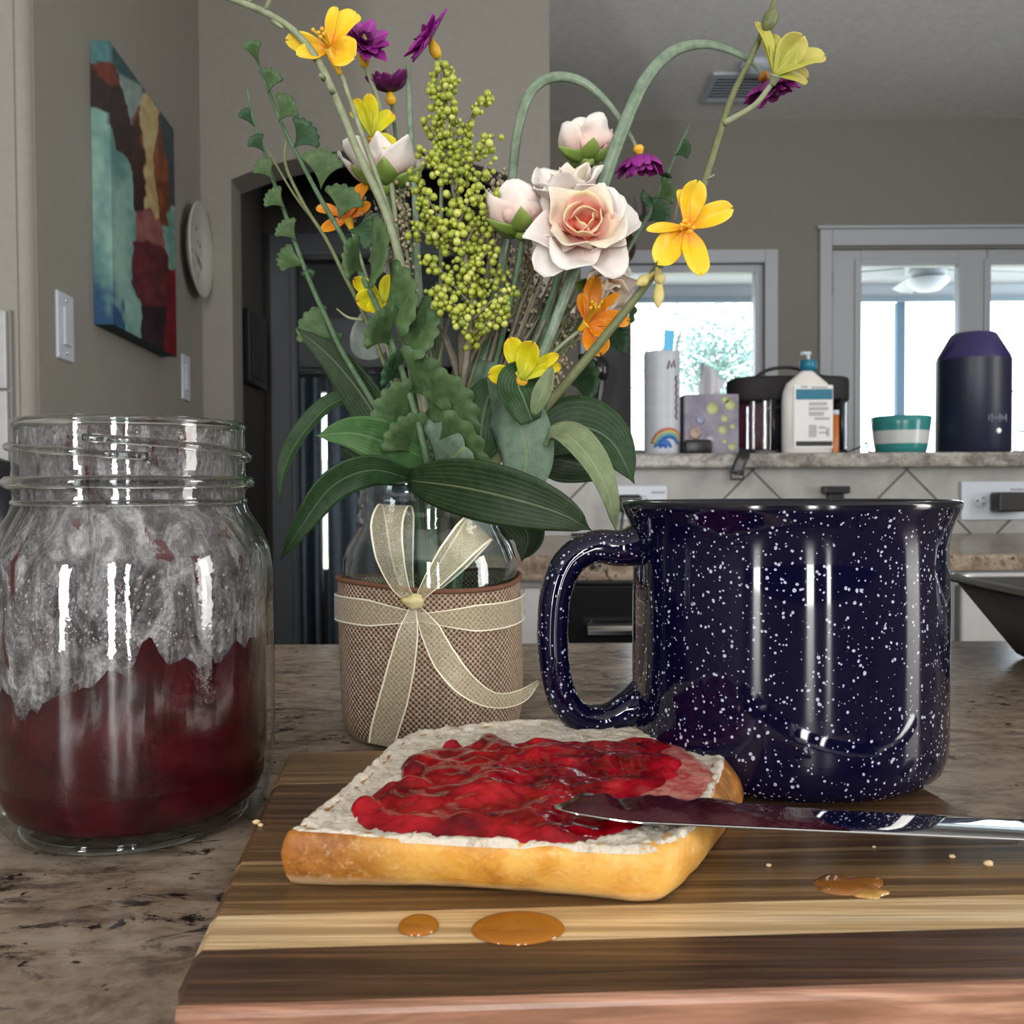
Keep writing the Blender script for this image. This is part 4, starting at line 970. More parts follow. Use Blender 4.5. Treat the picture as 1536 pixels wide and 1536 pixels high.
for j, (t, bulge) in enumerate(((0, -.003), (.0, 0), (.12, .0010), (.3, .0018), (.55, .0021), (.78, .0014), (.93, .0004), (1.0, -.0006), (1.0, -.0035))):
    for i in range(n):
        p = botL[i].lerp(topL[i], t); o_ = (p-cen); o_.z = 0; o_.normalize()
        nz = noise.noise(p*180)*.0005 + noise.noise(p*60)*.0006
        q = p + o_*(bulge+nz*(1 if j not in (0, 8) else 0)); 
        if 0 < t < 1: q.z += noise.noise(p*90)*.0006
        vs.append(q); uv.append((i/n, t))
mb.add(vs, [(j*n+i, j*n+(i+1) % n, (j+1)*n+(i+1) % n, (j+1)*n+i) for j in range(8) for i in range(n)] + [tuple(range(n))[::-1]], uv)
def crust(n, b):
    v = n.coord('Object'); k = n.mix(.35, n.noise(v, 50, 5, .6), n.noise(v, 190, 5, .7)); f = n.noise(v, 420, 4, .7); x = n.sep(v)
    base = n.ramp(k, [(.30, (.42,.15,.02)), (.44, (.66,.31,.045)), (.58, (.78,.46,.11)), (.75, (.82,.58,.24))])
    # darker baked corners
    dx = n.math('ABSOLUTE', n.math('SUBTRACT', x[0], .000)); ends = n.ramp(dx, [(.0, (0,0,0)), (.6, (0,0,0)), (1, (1,1,1))])
    e = n.math('MULTIPLY', n.math('SUBTRACT', dx, .026), 60, True)
    base = n.mix(n.math('MULTIPLY', e, .85), base, n.ramp(n.noise(v, 130, 5, .7), [(.38, (.16,.045,.010)), (.62, (.42,.15,.025))]))
    base = n.mix(n.ramp(f, [(.55, (0,0,0)), (.72, (.45,.45,.45))]), base, (.80,.58,.30))
    lo = n.math('MULTIPLY', n.math('SUBTRACT', .0028, x[2]), 420, True)
    base = n.mix(n.math('MULTIPLY', lo, .75), base, (.68,.52,.30))
    n.link(base, b.inputs['Base Color']); n.bump(f, b, .5, .0006)
obj('crust', mb, mat('golden_crust', (.6,.3,.06), .5, build=crust), bread)
mb = MB(); vs = []; RN = 80
for j in range(RN+1):
    t = 1-j/RN if j < RN else .001
    for i in range(n):
        p = cen.lerp(topL[i], t); 
        h = noise.noise(p*330)*.0007 + noise.noise(p*800)*.0007 + noise.noise(p*80)*.0005
        e = .0010*max(0, 1-abs(t-.97)/.06)
        vs.append(Vector((p.x, p.y, ZT + (h if j else -.0008) + e - .0004)))
mb.add(vs, [(j*n+i, j*n+(i+1) % n, (j+1)*n+(i+1) % n, (j+1)*n+i) for j in range(RN) for i in range(n)])
def crumb(n, b):
    v = n.coord('Object'); k = n.noise(v, 260, 5, .7); f = n.noise(v, 900, 4, .7)
    n.link(n.ramp(k, [(.33, (.42,.34,.25)), (.48, (.68,.61,.51)), (.75, (.78,.73,.65))]), b.inputs['Base Color']); n.bump(n.mix(.5, k, f), b, 1.0, .0012)
obj('crumb', mb, mat('white_bread_crumb', (.66,.6,.5), .9, build=crumb), bread)
jp = [(255,300),(300,268),(370,240),(408,205),(408,165),(470,128),(560,118),(630,104),(650,80),(690,78),(735,108),(800,95),(860,92),(940,98),(1040,98),(1130,86),(1210,98),(1262,150),(1262,190),(1240,225),(1180,250),(1120,275),(1130,330),(1150,352),(1050,372),(950,398),(850,410),(760,402),(640,385),(560,392),(480,385),(400,375),(330,360),(285,338)]
jpts = [PZ(x/2.021+400, y/2.02+1060, ZT+.0008) for x, y in jp]
FR = [(PZ(px, py, ZT+.0015), s_) for px, py, s_ in ((675,1113,.0030),(975,1142,.0034),(930,1132,.0026),(1002,1158,.0028),(622,1152,.0034),(548,1206,.0034),(822,1247,.0032),(700,1120,.0020),(890,1128,.0026),(600,1180,.0024),(770,1130,.0022),(990,1190,.0022))]
jc2 = PZ(770, 1180, ZT+.0008); jl = loop(jpts, 5); n = len(jl); mb = MB(); vs = []; RN = 70
for j in range(RN+1):
    t = 1-j/RN if j < RN else .001
    for i in range(n):
        p = jc2.lerp(jl[i], t); ed = min(1, (1-t)/.13)
        lump = .5+.5*noise.noise(Vector((p.x*95, p.y*95, 5)))
        h = math.sqrt(ed)*(.0010+.0034*lump**1.6) + ed*(.0009*noise.noise(p*260)) + ed*.0010*max(0, noise.noise(Vector((p.x*60+3, p.y*160, 1))))
        for fp, fs_ in FR:
            q = ((p.x-fp.x)**2+(p.y-fp.y)**2)/(fs_*fs_)
            if q < 1: h = max(h, ed*0 + fs_*1.15*math.sqrt(1-q))
        vs.append(Vector((p.x, p.y, ZT-.0006+h)))
mb.add(vs, [(j*n+i, j*n+(i+1) % n, (j+1)*n+(i+1) % n, (j+1)*n+i) for j in range(RN) for i in range(n)])
def jamb(n, b):
    v = n.coord('Object'); k = n.noise(v, 110, 4); 
    n.link(n.ramp(k, [(.36, (.10,.0006,.004)), (.52, (.27,.0025,.008)), (.70, (.46,.010,.02))]), b.inputs['Base Color'])
    n.bump(n.noise(v, 420, 3), b, .25, .0006)
jm = mat('glossy_red_jam', (.35,.004,.012), .08, spec=.35, build=jamb, sss=.12)
js = obj('jam', mb, jm, bread); js['label'] = 'glossy lumpy red jam spread'
# thin pink smear of jam soaked into the crumb on the right
sm = [PZ(x/2.021+400, y/2.02+1060, ZT+.001) for x, y in [(1120,110),(1230,95),(1290,130),(1370,190),(1375,235),(1330,285),(1240,295),(1120,275),(1080,200)]]
sl = loop(sm, 5); scn = sum(sm, Vector())/len(sm); n = len(sl); mb = MB(); vs = []; uv = []
for j in range(9):
    t = 1-j/8 if j < 8 else .001
    for i in range(n):
        p = scn.lerp(sl[i], t); vs.append(Vector((p.x, p.y, ZT+.0007+noise.noise(p*330)*.0004-.0006*t**4))); uv.append((t, i/n))
mb.add(vs, [(j*n+i, j*n+(i+1) % n, (j+1)*n+(i+1) % n, (j+1)*n+i) for j in range(8) for i in range(n)], uv)
def smear(n, b):
    v = n.coord('Object'); k = n.noise(v, 300, 5, .7); u = n.uv()[0]
    n.link(n.mix(n.ramp(k, [(.4, (0,0,0)), (.6, (.8,.8,.8))]), (.42,.05,.05), (.62,.32,.26)), b.inputs['Base Color'])
    a = n.math('SUBTRACT', 1.25, n.math('ADD', n.math('POWER', u, 3), n.math('MULTIPLY', k, .7)), True)
    n.link(n.math('MULTIPLY', a, 2.0, True), b.inputs['Alpha'])
obj('jam_stain', mb, mat('pink_jam_stain', (.5,.1,.1), .4, build=smear), bread)
# ---------------------------------------------------------------- knife
kt = PZ(832, 1212, ZT+.0042); kr = PZ(1440, 1240, ZB+.0062)
kd = (kr-kt); KL = kd.length; ku = kd.normalized(); kw = Vector((0,0,1)).cross(ku).normalized(); kn = ku.cross(kw)
knife = thing('table_knife', 'polished steel table knife smeared with jam, resting on the bread', 'knife', kt)
LEN = .205
def ks(s, a, h): return kt + ku*s + kw*a + kn*h
cols = []; N_ = 46
for i in range(N_+1):
    s = LEN*i/N_
    if s < .112:
        hw = .0078*min(1, math.sqrt(max(.0, s/.016)))*(.92+.08*min(1, s/.05)); th = .0007
    else:
        k = (s-.112)/(LEN-.112); hw = .0045+.0040*min(1, k*1.15)+.0018*max(0, 1-k*6); th = .0016+.0016*min(1, k*2)
    cols.append((s, max(hw, .0006), th))
vs = []; m_ = 12
for s, hw, th in cols:
    for q in range(m_):
        a = 2*PI*q/m_; vs.append(ks(s, hw*math.cos(a), th*math.sin(a)*.9 + (0)))
fs = [(i*m_+q, i*m_+(q+1) % m_, (i+1)*m_+(q+1) % m_, (i+1)*m_+q) for i in range(N_) for q in range(m_)] + [tuple(range(m_))[::-1], tuple(N_*m_+q for q in range(m_))]
cut = 25
mb = MB().add(vs[:(cut+1)*m_], [f for f in fs if max(f) < (cut+1)*m_]); obj('blade', mb, mat('mirror_steel', (.80,.81,.83), .05, metal=1.0), knife)
mb = MB().add(vs[cut*m_:], [tuple(i-cut*m_ for i in f) for f in fs if min(f) >= cut*m_]); obj('handle', mb, mat('mirror_steel', (.80,.81,.83), .07, metal=1.0), knife)
mb = MB(); vs = []; n1, n2 = 40, 10
for i in range(n1+1):
    s = .001+.062*i/n1; hw = .0074*min(1, math.sqrt(s/.016))
    for j in range(n2+1):
        q = j/n2*2-1; p = ks(s, hw*q*(.96 if i < 26 else .9), 0)
        ed = (1-q*q)**.5*min(1, i/3)*(1 if i < 24 else max(0, 1-(i-24)/(n1-24)))
        vs.append(ks(s, hw*q*.95, .0004+ed*(.0014+.0011*noise.noise(p*330)+.0012*math.sin(i*.33)**2)))
mb.add(vs, [(i*(n2+1)+j, i*(n2+1)+j+1, (i+1)*(n2+1)+j+1, (i+1)*(n2+1)+j) for i in range(n1) for j in range(n2)])
ksm = obj('jam_smear', mb, mat('dark_jam_on_blade', (.035,.001,.006), .12, build=lambda n, b: n.bump(n.noise(n.coord('Object'), 420, 4), b, .5, .0008)), knife)
# ---------------------------------------------------------------- syrup drops and crumbs on the board
syr = mat('amber_syrup', (.32,.11,.006), .04)
def drop(px, py, rx, ry, h, label, blob=None, m=syr):
    c = PZ(px, py, ZB); rx = rx*(c.y)/F; l = (PZ(px, py-ry, ZB)-PZ(px, py+ry, ZB)).length/2
    mb = MB(); n = 48; vs = []
    rings = [1, .985, .95, .88, .75, .55, .3, .02]
    for q in rings:
        for i in range(n):
            a = 2*PI*i/n; k = 1 if not blob else 1+blob*noise.noise(Vector((math.cos(a)*1.6, math.sin(a)*1.6, px*.1)))
            vs.append(c + bu*(rx*q*k*math.cos(a)) + bv*(l*q*k*math.sin(a)) + Vector((0,0, h*(1-q**4)**.6)))
    mb.add(vs, [(j*n+i, j*n+(i+1) % n, (j+1)*n+(i+1) % n, (j+1)*n+i) for j in range(len(rings)-1) for i in range(n)])
    return tag(obj('syrup_drop', mb, m), label, 'syrup drop', 'amber drops on the board')
drop(628, 1389, 31, 15, .0012, 'small round amber syrup drop on the pale stripe')
drop(777, 1393, 71, 24, .0014, 'large oval amber syrup drop on the pale stripe')
drop(1272, 1328, 44, 14, .0009, 'ragged brown syrup smear near the right side of the board', .7, mat('brown_syrup', (.26,.10,.02), .1, coat=.5))
drop(1305, 1340, 24, 8, .0006, 'small pale amber smear beside the ragged syrup smear', .5, mat('pale_syrup', (.45,.25,.06), .1, coat=.5))
cm = mat('toasted_crumb', (.62,.46,.26), .9)
for px, py, s_, lb in ((385,1236,.0008,'larger crumb of the pair left of the bread slice'),(391,1240,.0006,'smaller crumb of the pair left of the bread slice'),(1153,1300,.0005,'tiny crumb on the dark stripe right of the bread'),(1428,1287,.0006,'small crumb under the knife handle, left of another'),(1482,1299,.0009,'largest crumb near the right edge under the knife'),(1311,1272,.0004,'tiniest crumb just below the knife blade')):
    p = PZ(px, py, ZB); mb = MB().ball(p+Vector((0,0,s_*.7)), s_, 7, 5, (1.3,1,.75))
    mb.v = [v+Vector((noise.noise(v*2000), noise.noise(v*1500+Vector((3,1,1))), 0))*s_*.3 for v in mb.v]
    tag(obj('bread_crumb', mb, cm), lb, 'crumb', 'bread crumbs on the board')
# ---------------------------------------------------------------- metal pan at the right
pan = thing('baking_pan', 'grey metal baking pan at the right edge of the counter', 'pan', (.385, .47, CT))
x0, x1, y0, y1, hh = .262, .52, .375, .574, .047; fl_ = .026
def rring(ins, z, n=6, rr=.02):
    pts = []
    for (cx, cy, a0) in ((x1-ins-rr, y1-ins-rr, 0), (x0+ins+rr, y1-ins-rr, PI/2), (x0+ins+rr, y0+ins+rr, PI), (x1-ins-rr, y0+ins+rr, 1.5*PI)):
        for i in range(n+1): a = a0+PI/2*i/n; pts.append((cx+rr*math.cos(a), cy+rr*math.sin(a), z))
    return pts
def skin(rings, capA=False, capB=False):
    mb = MB(); k = len(rings[0]); vs = [p for r_ in rings for p in r_]
    fs = [(j*k+i, j*k+(i+1) % k, (j+1)*k+(i+1) % k, (j+1)*k+i) for j in range(len(rings)-1) for i in range(k)]
    if capA: fs.append(tuple(range(k))[::-1])
    if capB: fs.append(tuple((len(rings)-1)*k+i for i in range(k)))
    return mb.add(vs, fs)
pm = mat('worn_grey_steel', (.10,.10,.105), .42, metal=.7, build=speck((.075,.075,.08), (.14,.14,.145), 35))
obj('wall', skin([rring(fl_+.004, CT+.0004), rring(fl_, CT+.003), rring(.002, CT+hh-.004), rring(.003, CT+hh-.004), rring(fl_+.002, CT+.0045)], True, True), pm, pan)
obj('rolled_rim', skin([rring(.002, CT+hh-.005), rring(-.002, CT+hh-.0045), rring(-.003, CT+hh-.002), rring(-.001, CT+hh), rring(.003, CT+hh-.002), rring(.003, CT+hh-.005)]), mat('bright_rim_steel', (.45,.46,.47), .3, metal=1.0), pan)
# ================================================================ vase and bouquet
VD = .382; vc_ = Vector((P(647, 1100, VD).x, VD, CT+.0003))
vg = thin_glass('vase_glass', (.90,.95,.95), (.55,.63,.65), 1.6, .02, bump=(90, .08))
vase = thing('flower_jar', 'glass canning jar wrapped in burlap with a ribbon bow', 'vase', vc_)
k_ = VD/F                                     # metres per pixel at the vase
def vz(py): return P(648, py, VD).z - CT
vo = [(0, .003), (.022, .003), (.027, 0), (.031, .001), (.034, .006), (.0355, .014), (.0358, vz(870)), (.0354, vz(840)), (.0335, vz(818)), (.0305, vz(800)), (.0290, vz(792)), (.0288, vz(784)), (.0298, vz(778)), (.0298, vz(774)), (.0288, vz(768)), (.0286, vz(758)), (.0296, vz(754)), (.0296, vz(750)), (.0286, vz(746)), (.0284, vz(730)), (.0288, vz(725)), (.0278, vz(723)), (.0266, vz(726)), (.0266, vz(790)), (.031, vz(822)), (.0336, vz(850)), (.0336, .012), (.030, .005), (0, .005)]
obj('glass_body', MB().lathe(vo, vc_, 72), vg, vase)
def burl(n, b):
    u = n.uv(); t = 2*PI
    wob = n.noise(n.coord('Object'), 90, 3); z = n.sep(n.coord('Object'))[2]
    uu = n.math('ADD', n.math('MULTIPLY', u[0], 106*t), n.math('MULTIPLY', wob, 3.0)); vv = n.math('ADD', n.math('MULTIPLY', z, t/.0022), n.math('MULTIPLY', wob, 2.4))
    w1 = n.math('MULTIPLY', n.math('SINE', uu), n.math('SINE', vv))
    c = n.ramp(n.math('ADD', n.math('MULTIPLY', w1, .5), .5), [(.16, (.07,.036,.022)), (.34, (.30,.19,.125)), (.5, (.46,.33,.235)), (.85, (.62,.50,.39))])
    c = n.mix(n.ramp(n.noise(n.coord('Object'), 420, 3), [(.35, (.45,.45,.45)), (.6, (0,0,0))]), c, (.16,.09,.055))
    n.link(c, b.inputs['Base Color']); n.bump(w1, b, .7, .0008)
bz1 = vz(868)
def bf(r, z, a, i):
    r += .0005*math.sin(a*3+z*70)+.0004*math.sin(a*7)
    if i == 0: r += 0
    if z > bz1-.006: z += .0015*math.sin(a*2+.6)
    return r, z
mb = MB().lathe([(.0340, .0006), (.0358, .003), (.0369, .008), (.0373, .02), (.0374, .045), (.0372, bz1-.006), (.0373, bz1-.002), (.0368, bz1), (.0362, bz1-.001), (.0361, bz1-.02)], vc_, 120, fn=bf)
obj('burlap_wrap', mb, mat('woven_burlap', (.35,.25,.18), .95, build=burl), vase)
hem = []
for i in range(121):
    a = 2*PI*i/120; r, z = bf(.0374, bz1, a, 5); hem.append(vc_+Vector((r*math.cos(a), r*math.sin(a), z-.0003)))
obj('hem', MB().tube(hem, .0010, 8, cap=False), mat('brown_hem_thread', (.16,.07,.04), .9), vase)
# organza ribbon
def organza(name):
    m = bpy.data.materials.new(name); m.use_nodes = True; nt = m.node_tree; n = N(nt); b = nt.nodes['Principled BSDF']; out = nt.nodes['Material Output']
    v = n.uv()[1]; e = n.math('GREATER_THAN', n.math('ABSOLUTE', n.math('SUBTRACT', v, .5)), .44)
    k = n.noise(n.coord('Object'), 2600, 2)
    n.link(n.mix(e, n.ramp(k, [(.3, (.62,.54,.32)), (.7, (.80,.74,.54))]), (.90,.85,.66)), b.inputs['Base Color']); b.inputs['Roughness'].default_value = .35
    b.inputs['Sheen Weight'].default_value = .4
    tr = n.new('ShaderNodeBsdfTransparent'); mx = n.new('ShaderNodeMixShader')
    n.link(n.math('MAXIMUM', n.math('MULTIPLY', e, .95), n.math('ADD', n.math('MULTIPLY', k, .5), .10)), mx.inputs[0])
    n.link(tr.outputs[0], mx.inputs[1]); n.link(b.outputs[0], mx.inputs[2]); n.link(mx.outputs[0], out.inputs['Surface']); return m
rib = organza('cream_organza')
bow = thing('ribbon_bow', 'sheer cream organza ribbon tied in a bow around the burlap', 'ribbon', P(622, 905, VD-.041))
def ribbon(nm, pts, hw, nrm=Vector((0,-1,0)), n=8, solid=.00015, wav=0):
    path = pxs(pts, n); N_ = len(path)
    w = [interp(hw, i/(N_-1))*path[i].y/F for i in range(N_)]
    nn = nrm if not isinstance(nrm, list) else [interp(nrm, i/(N_-1)).normalized() for i in range(N_)]
    return obj(nm, MB().sheet(path, w, nn, 4, wave=wav), rib, bow)
f = VD-.0400
F0 = Vector((0,-1,0))
# band round the jar
path = []; w_ = []; nn = []
for i in range(73):
    a = -PI/2 + 2*PI*i/72; r = .0389+.0002*math.sin(a*5); d_ = min(i, 72-i)
    path.append(vc_+Vector((r*math.cos(a), r*math.sin(a), vz(908) + .0012*math.sin(a*2)))); w_.append(.0052*min(1, .3+d_/9)); nn.append(Vector((math.cos(a), math.sin(a), 0)))
obj('band', MB().sheet(path, w_, nn, 4), rib, bow)
X1 = Vector((1,-.6,0)).normalized(); X2 = Vector((-1,-.6,0)).normalized()
Zu = Vector((0,0,1)); B0 = Vector((0,1,0)); XR = Vector((.7,0,.7))
ribbon('loop', [(620,902,f), (600,878,f-.002), (585,835,f-.005), (580,790,f-.004), (586,764,f+.001), (594,758,f+.006), (599,775,f+.012), (602,820,f+.012), (608,865,f+.008), (620,900,f+.001)], [4,14,22,25,24,23,23,19,13,4], [F0, F0, F0, F0+Zu*.2, F0+Zu*1.2, Zu, B0+Zu, B0, B0, B0])
ribbon('loop', [(624,902,f), (648,872,f-.002), (676,836,f-.005), (702,806,f-.004), (716,793,f+.001), (720,791,f+.006), (710,806,f+.011), (684,840,f+.011), (656,872,f+.008), (626,902,f+.001)], [4,14,22,26,27,27,25,20,13,4], [F0, F0, F0, F0+XR*.3, F0+XR*1.2, XR, B0+XR, B0, B0, B0])
ribbon('tail', [(620,908,f-.001), (612,950,f-.003), (602,1000,f-.003), (590,1050,f-.002), (577,1095,f-.001), (572,1118,f-.001)], [4,16,21,23,22,20])
ribbon('tail', [(624,908,f-.001), (645,945,f-.003), (668,990,f-.004), (700,1028,f-.005), (740,1050,f-.005), (780,1045,f-.005), (808,1022,f-.006)], [4,16,20,18,15,12,2], [F0, F0, F0, F0+Vector((0,0,.6)), F0+Vector((0,0,1.2)), F0+Vector((0,0,1.0)), F0])
kp = P(622, 903, VD-.0425)
mb = MB().ball(kp, .0027, 20, 12, (1.45,.8,.95))
mb.v = [p+(p-kp)*(.5*noise.noise(p*700)) for p in mb.v]; obj('knot', mb, mat('cream_knot', (.70,.60,.30), .5), bow)
# ---------------------------------------------------------------- plant materials
def leafmat(name, c1, c2, rough=.42, vein=None, sc=40, back=None):
    def f(n, b):
        u = n.uv(); v = n.coord('Object'); k = n.noise(v, sc*6, 4)
        c = n.ramp(k, [(.3, c1), (.7, c2)])
        if vein:
            mid = n.math('LESS_THAN', n.math('ABSOLUTE', n.math('SUBTRACT', u[1], .5)), .014)
            st = n.math('SINE', n.math('MULTIPLY', n.math('ADD', u[1], n.math('MULTIPLY', n.math('ABSOLUTE', n.math('SUBTRACT', u[0], .5)), .0)), 75))
            c = n.mix(n.math('MULTIPLY', n.math('GREATER_THAN', st, .94), .45), c, vein); c = n.mix(mid, c, vein)
            n.bump(n.math('ADD', n.math('MULTIPLY', st, .08), k), b, .3, .0006)
        else: n.bump(k, b, .3, .0006)
        n.link(c, b.inputs['Base Color'])
    m = mat(name, c1, rough, spec=.22, build=f); return m
ML = {
 'dark': leafmat('dark_green_leaf', (.009,.030,.010), (.022,.056,.019), .5, (.10,.15,.07)),
 'deep': leafmat('deep_green_leaf', (.008,.020,.007), (.018,.038,.013), .45, (.10,.12,.06)),
 'mid': leafmat('mid_green_leaf', (.030,.085,.026), (.060,.13,.045), .4, (.12,.19,.09)),
 'grey': leafmat('grey_green_leaf_underside', (.075,.12,.085), (.12,.18,.13), .6, (.15,.19,.08)),
 'pale': leafmat('pale_green_leaf_underside', (.11,.15,.075), (.18,.22,.12), .6, (.23,.27,.16)),
 'scal': leafmat('scalloped_leaf', (.034,.072,.026), (.075,.125,.05), .5),
 'scald': leafmat('dark_scalloped_leaf', (.016,.045,.020), (.035,.078,.034), .45),
 'frost': leafmat('frosted_grey_leaf', (.12,.15,.13), (.18,.21,.19), .5),
 'stem': leafmat('sprig_stem', (.05,.10,.05), (.10,.16,.09), .4),
 'stemp': leafmat('pale_stem', (.17,.20,.12), (.27,.30,.19), .4),
 'stemd': leafmat('olive_stem', (.10,.12,.055), (.16,.17,.08), .4),
 'blade': leafmat('arched_blade', (.10,.15,.10), (.20,.26,.19), .28),
 'twig': leafmat('grey_brown_twig', (.13,.115,.085), (.22,.195,.15), .7),
}
def prof_lance(t): return max(.02, math.sin(PI*min(1, t*.97+.015)**.72))**.85 * (1 if t < .9 else (1-t)/.1*.9+.1)
def prof_spat(t): return (.16+.84*math.sin(PI/2*min(1, t/.62)))*math.sqrt(max(.02, 1-max(0, (t-.62)/.38)**2.4))
def leaf(parent, pts, hw, m, roll=0, cup=.22, prof=prof_lance, nm='leaf', wave=.05, solid=.0004, n=7):
    path = pxs(pts, n); N_ = len(path); t = (path[-1]-path[0]).normalized()
    nn = rotm(Vector((0,-1,.12)).normalized(), math.radians(roll), t)
    w = [hw*prof(i/(N_-1))*path[i].y/F for i in range(N_)]
    return obj(nm, MB().sheet(path, w, nn, 5, cup=cup, wave=wave), ML[m] if isinstance(m, str) else m, parent, solid=solid)
def into_jar(x=650, d=VD): return [(x, 735, d), (x*.6+648*.4, 850, VD), (648+(x-648)*.5, 1040, VD)]
def stemobj(parent, pts, r0, r1, m, nm='stem', n=6, flat=1.0, cont=True, sides=8):
    pts = list(pts)
    if cont: pts += into_jar(pts[-1][0], pts[-1][2])
    return obj(nm, MB().tube(pxs(pts, n), [r0, r1], sides, flat=flat), ML[m] if isinstance(m, str) else m, parent)
def plant(name, label, cat, x=648): return thing(name, label, cat, P(x, 1040, VD))
# ---------------------------------------------------------------- broad leaves
t = plant('broad_leaf_stem', 'broad pointed dark leaves drooping over the left of the flower jar', 'leaves', 640)
stemobj(t, [(600,640,.385), (622,690,.382)], .0013, .0015, 'stem')
leaf(t, [(590,690,.39), (560,620,.395), (505,545,.405), (443,490,.41)], 30, 'deep', roll=-15, cup=.15)
leaf(t, [(560,590,.42), (500,605,.425), (455,650,.425), (428,700,.42), (419,755,.42)], 17, 'dark', roll=25, cup=.5)
leaf(t, [(645,690,.372), (590,668,.362), (530,650,.352), (474,654,.345)], 34, 'mid', roll=-10, cup=.12)
leaf(t, [(625,722,.368), (560,705,.350), (500,728,.345), (455,785,.343), (419,842,.345)], 26, 'dark', roll=-30, cup=.15)
leaf(t, [(640,712,.372), (585,705,.375), (540,690,.38), (510,672,.385)], 22, 'deep', roll=30)
t = plant('broad_leaf_stem', 'broad dark leaves spreading over the right of the flower jar', 'leaves', 660)
stemobj(t, [(760,640,.385), (700,700,.38)], .0014, .0016, 'stem')
leaf(t, [(612,720,.352), (690,730,.335), (770,748,.325), (840,770,.322), (888,796,.322)], 46, 'deep', roll=14, cup=.10, n=8)
leaf(t, [(685,572,.385), (735,585,.375), (775,630,.365), (790,680,.362), (785,722,.36)], 44, 'grey', roll=18, cup=-.12, n=8, prof=lambda t: .75+.25*math.sin(PI*t))
leaf(t, [(720,700,.372), (722,640,.372), (735,590,.375), (760,570,.38)], 34, 'dark', roll=0)
leaf(t, [(798,632,.362), (785,598,.362), (778,575,.364), (800,552,.37)], 40, 'dark', roll=25, cup=.25, prof=lambda t: .3+.7*math.sin(PI*min(1, t*.9+.1)))
leaf(t, [(800,622,.356), (812,595,.353), (822,568,.353), (828,548,.355)], 15, 'pale', roll=-25, cup=.3)
leaf(t, [(800,672,.395), (860,640,.395), (915,660,.393), (952,726,.39)], 46, 'dark', roll=-6, cup=.15, n=8)
leaf(t, [(800,690,.40), (840,690,.40), (880,700,.40), (920,716,.40)], 34, 'deep', roll=0)
leaf(t, [(818,662,.36), (848,652,.350), (886,690,.343), (912,742,.34), (925,800,.342)], 27, 'pale', roll=-28, cup=.35, n=8)
leaf(t, [(735,735,.405), (770,770,.41), (792,805,.412), (782,842,.41)], 34, 'deep', roll=10)
# ---------------------------------------------------------------- scalloped sprigs
def fan(parent, b, tip, spread, m='scal', roll=0, sc=6, solid=.0004, cup=.18):
    B, T = P(*b), P(*tip); d = T-B; Lg = d.length; d.normalize()
    nn = rotm(Vector((0,-1,.15)), math.radians(roll), d); s_ = d.cross(nn).normalized(); n2 = s_.cross(d)
    if n2.y > 0: n2 = -n2
    na, nr = 26, 6; vs = []; uv = []
    for i in range(nr+1):
        q = i/nr
        for j in range(na+1):
            a = (j/na*2-1); ang = a*math.radians(spread)*(0.35+.65*q)
            rr = Lg*q*(1+ (.09*abs(math.sin(a*sc*PI/2)) if q > .9 else 0) - .10*a*a*q)
            vs.append(B + d*rr*math.cos(ang) + s_*rr*math.sin(ang) + n2*(Lg*cup*(a*a*q*.6 + .5*math.sin(q*PI*.6)*q)) + n2*(.005*Lg*math.sin(a*sc*PI/2*2)*q)); uv.append((q, j/na))
    mb = MB().add(vs, [(i*(na+1)+j, i*(na+1)+j+1, (i+1)*(na+1)+j+1, (i+1)*(na+1)+j) for i in range(nr) for j in range(na)], uv)
    return obj('leaf', mb, ML[m], parent, solid=solid)
t = plant('scalloped_leaf_sprig', 'tall sprig of scalloped green leaves from upper left to the jar mouth', 'leaf sprig', 642)
s1 = [(376,58,.40),(392,105,.40),(412,160,.398),(432,205,.396),(458,255,.392),(482,300,.388),(512,352,.384),(540,408,.38),(568,465,.374),(595,535,.368),(620,610,.362),(638,680,.362),(645,722,.37)]
stemobj(t, s1, .0006, .0017, 'stem', n=5)
for b, tip, sp, ml, ro in [((388,98),(377,62),26,'scal',0),((402,140),(410,105),36,'scal',10),((418,182),(440,150),42,'scal',0),((440,222),(470,190),42,'scald',15),((481,284),(488,228),40,'scal',0),((508,330),(524,282),44,'scal',0),
    ((520,345),(565,352),34,'scald',20),((552,392),(586,372),62,'scal',0),((545,408),(512,378),40,'scal',10),((572,468),(628,440),50,'scal',0),((592,512),(660,494),38,'scal',-10),((588,520),(556,476),40,'scal',15),
    ((612,590),(664,552),50,'scal',20),((600,568),(578,540),40,'scald',10),((628,628),(712,600),42,'scal',25),((622,640),(568,595),40,'scal',0),((636,680),(728,672),46,'scal',35),((632,688),(592,632),34,'scal',5),((650,712),(702,668),60,'grey',0)]:
    fan(t, (*b, .372 if b[1] > 380 else .39), (*tip, .358 if b[1] > 380 else .386), sp, ml, ro)
t = plant('scalloped_leaf_sprig', 'outer sprig of scalloped leaves leaning to the far left', 'leaf sprig', 636)
s2 = [(371,135,.425),(379,175,.425),(392,215,.424),(408,265,.422),(424,310,.42),(444,368,.416),(468,430,.41),(490,478,.405),(512,525,.40),(545,580,.395),(590,655,.388),(625,715,.382)]
stemobj(t, s2, .0006, .0016, 'stem', n=5)
for b, tip, sp, ml, ro in [((382,190),(364,166),26,'scald',0),((396,228),(379,205),38,'scald',0),((410,270),(390,242),40,'scal',0),((428,312),(402,290),42,'scal',0),((446,362),(422,335),40,'scal',0),((462,400),(418,388),40,'scal',20),((500,510),(455,478),44,'scal',0),((468,432),(462,405),24,'scald',0),((512,528),(505,500),20,'scald',0)]:
    fan(t, (*b, .415), (*tip, .412), sp, ml, ro)
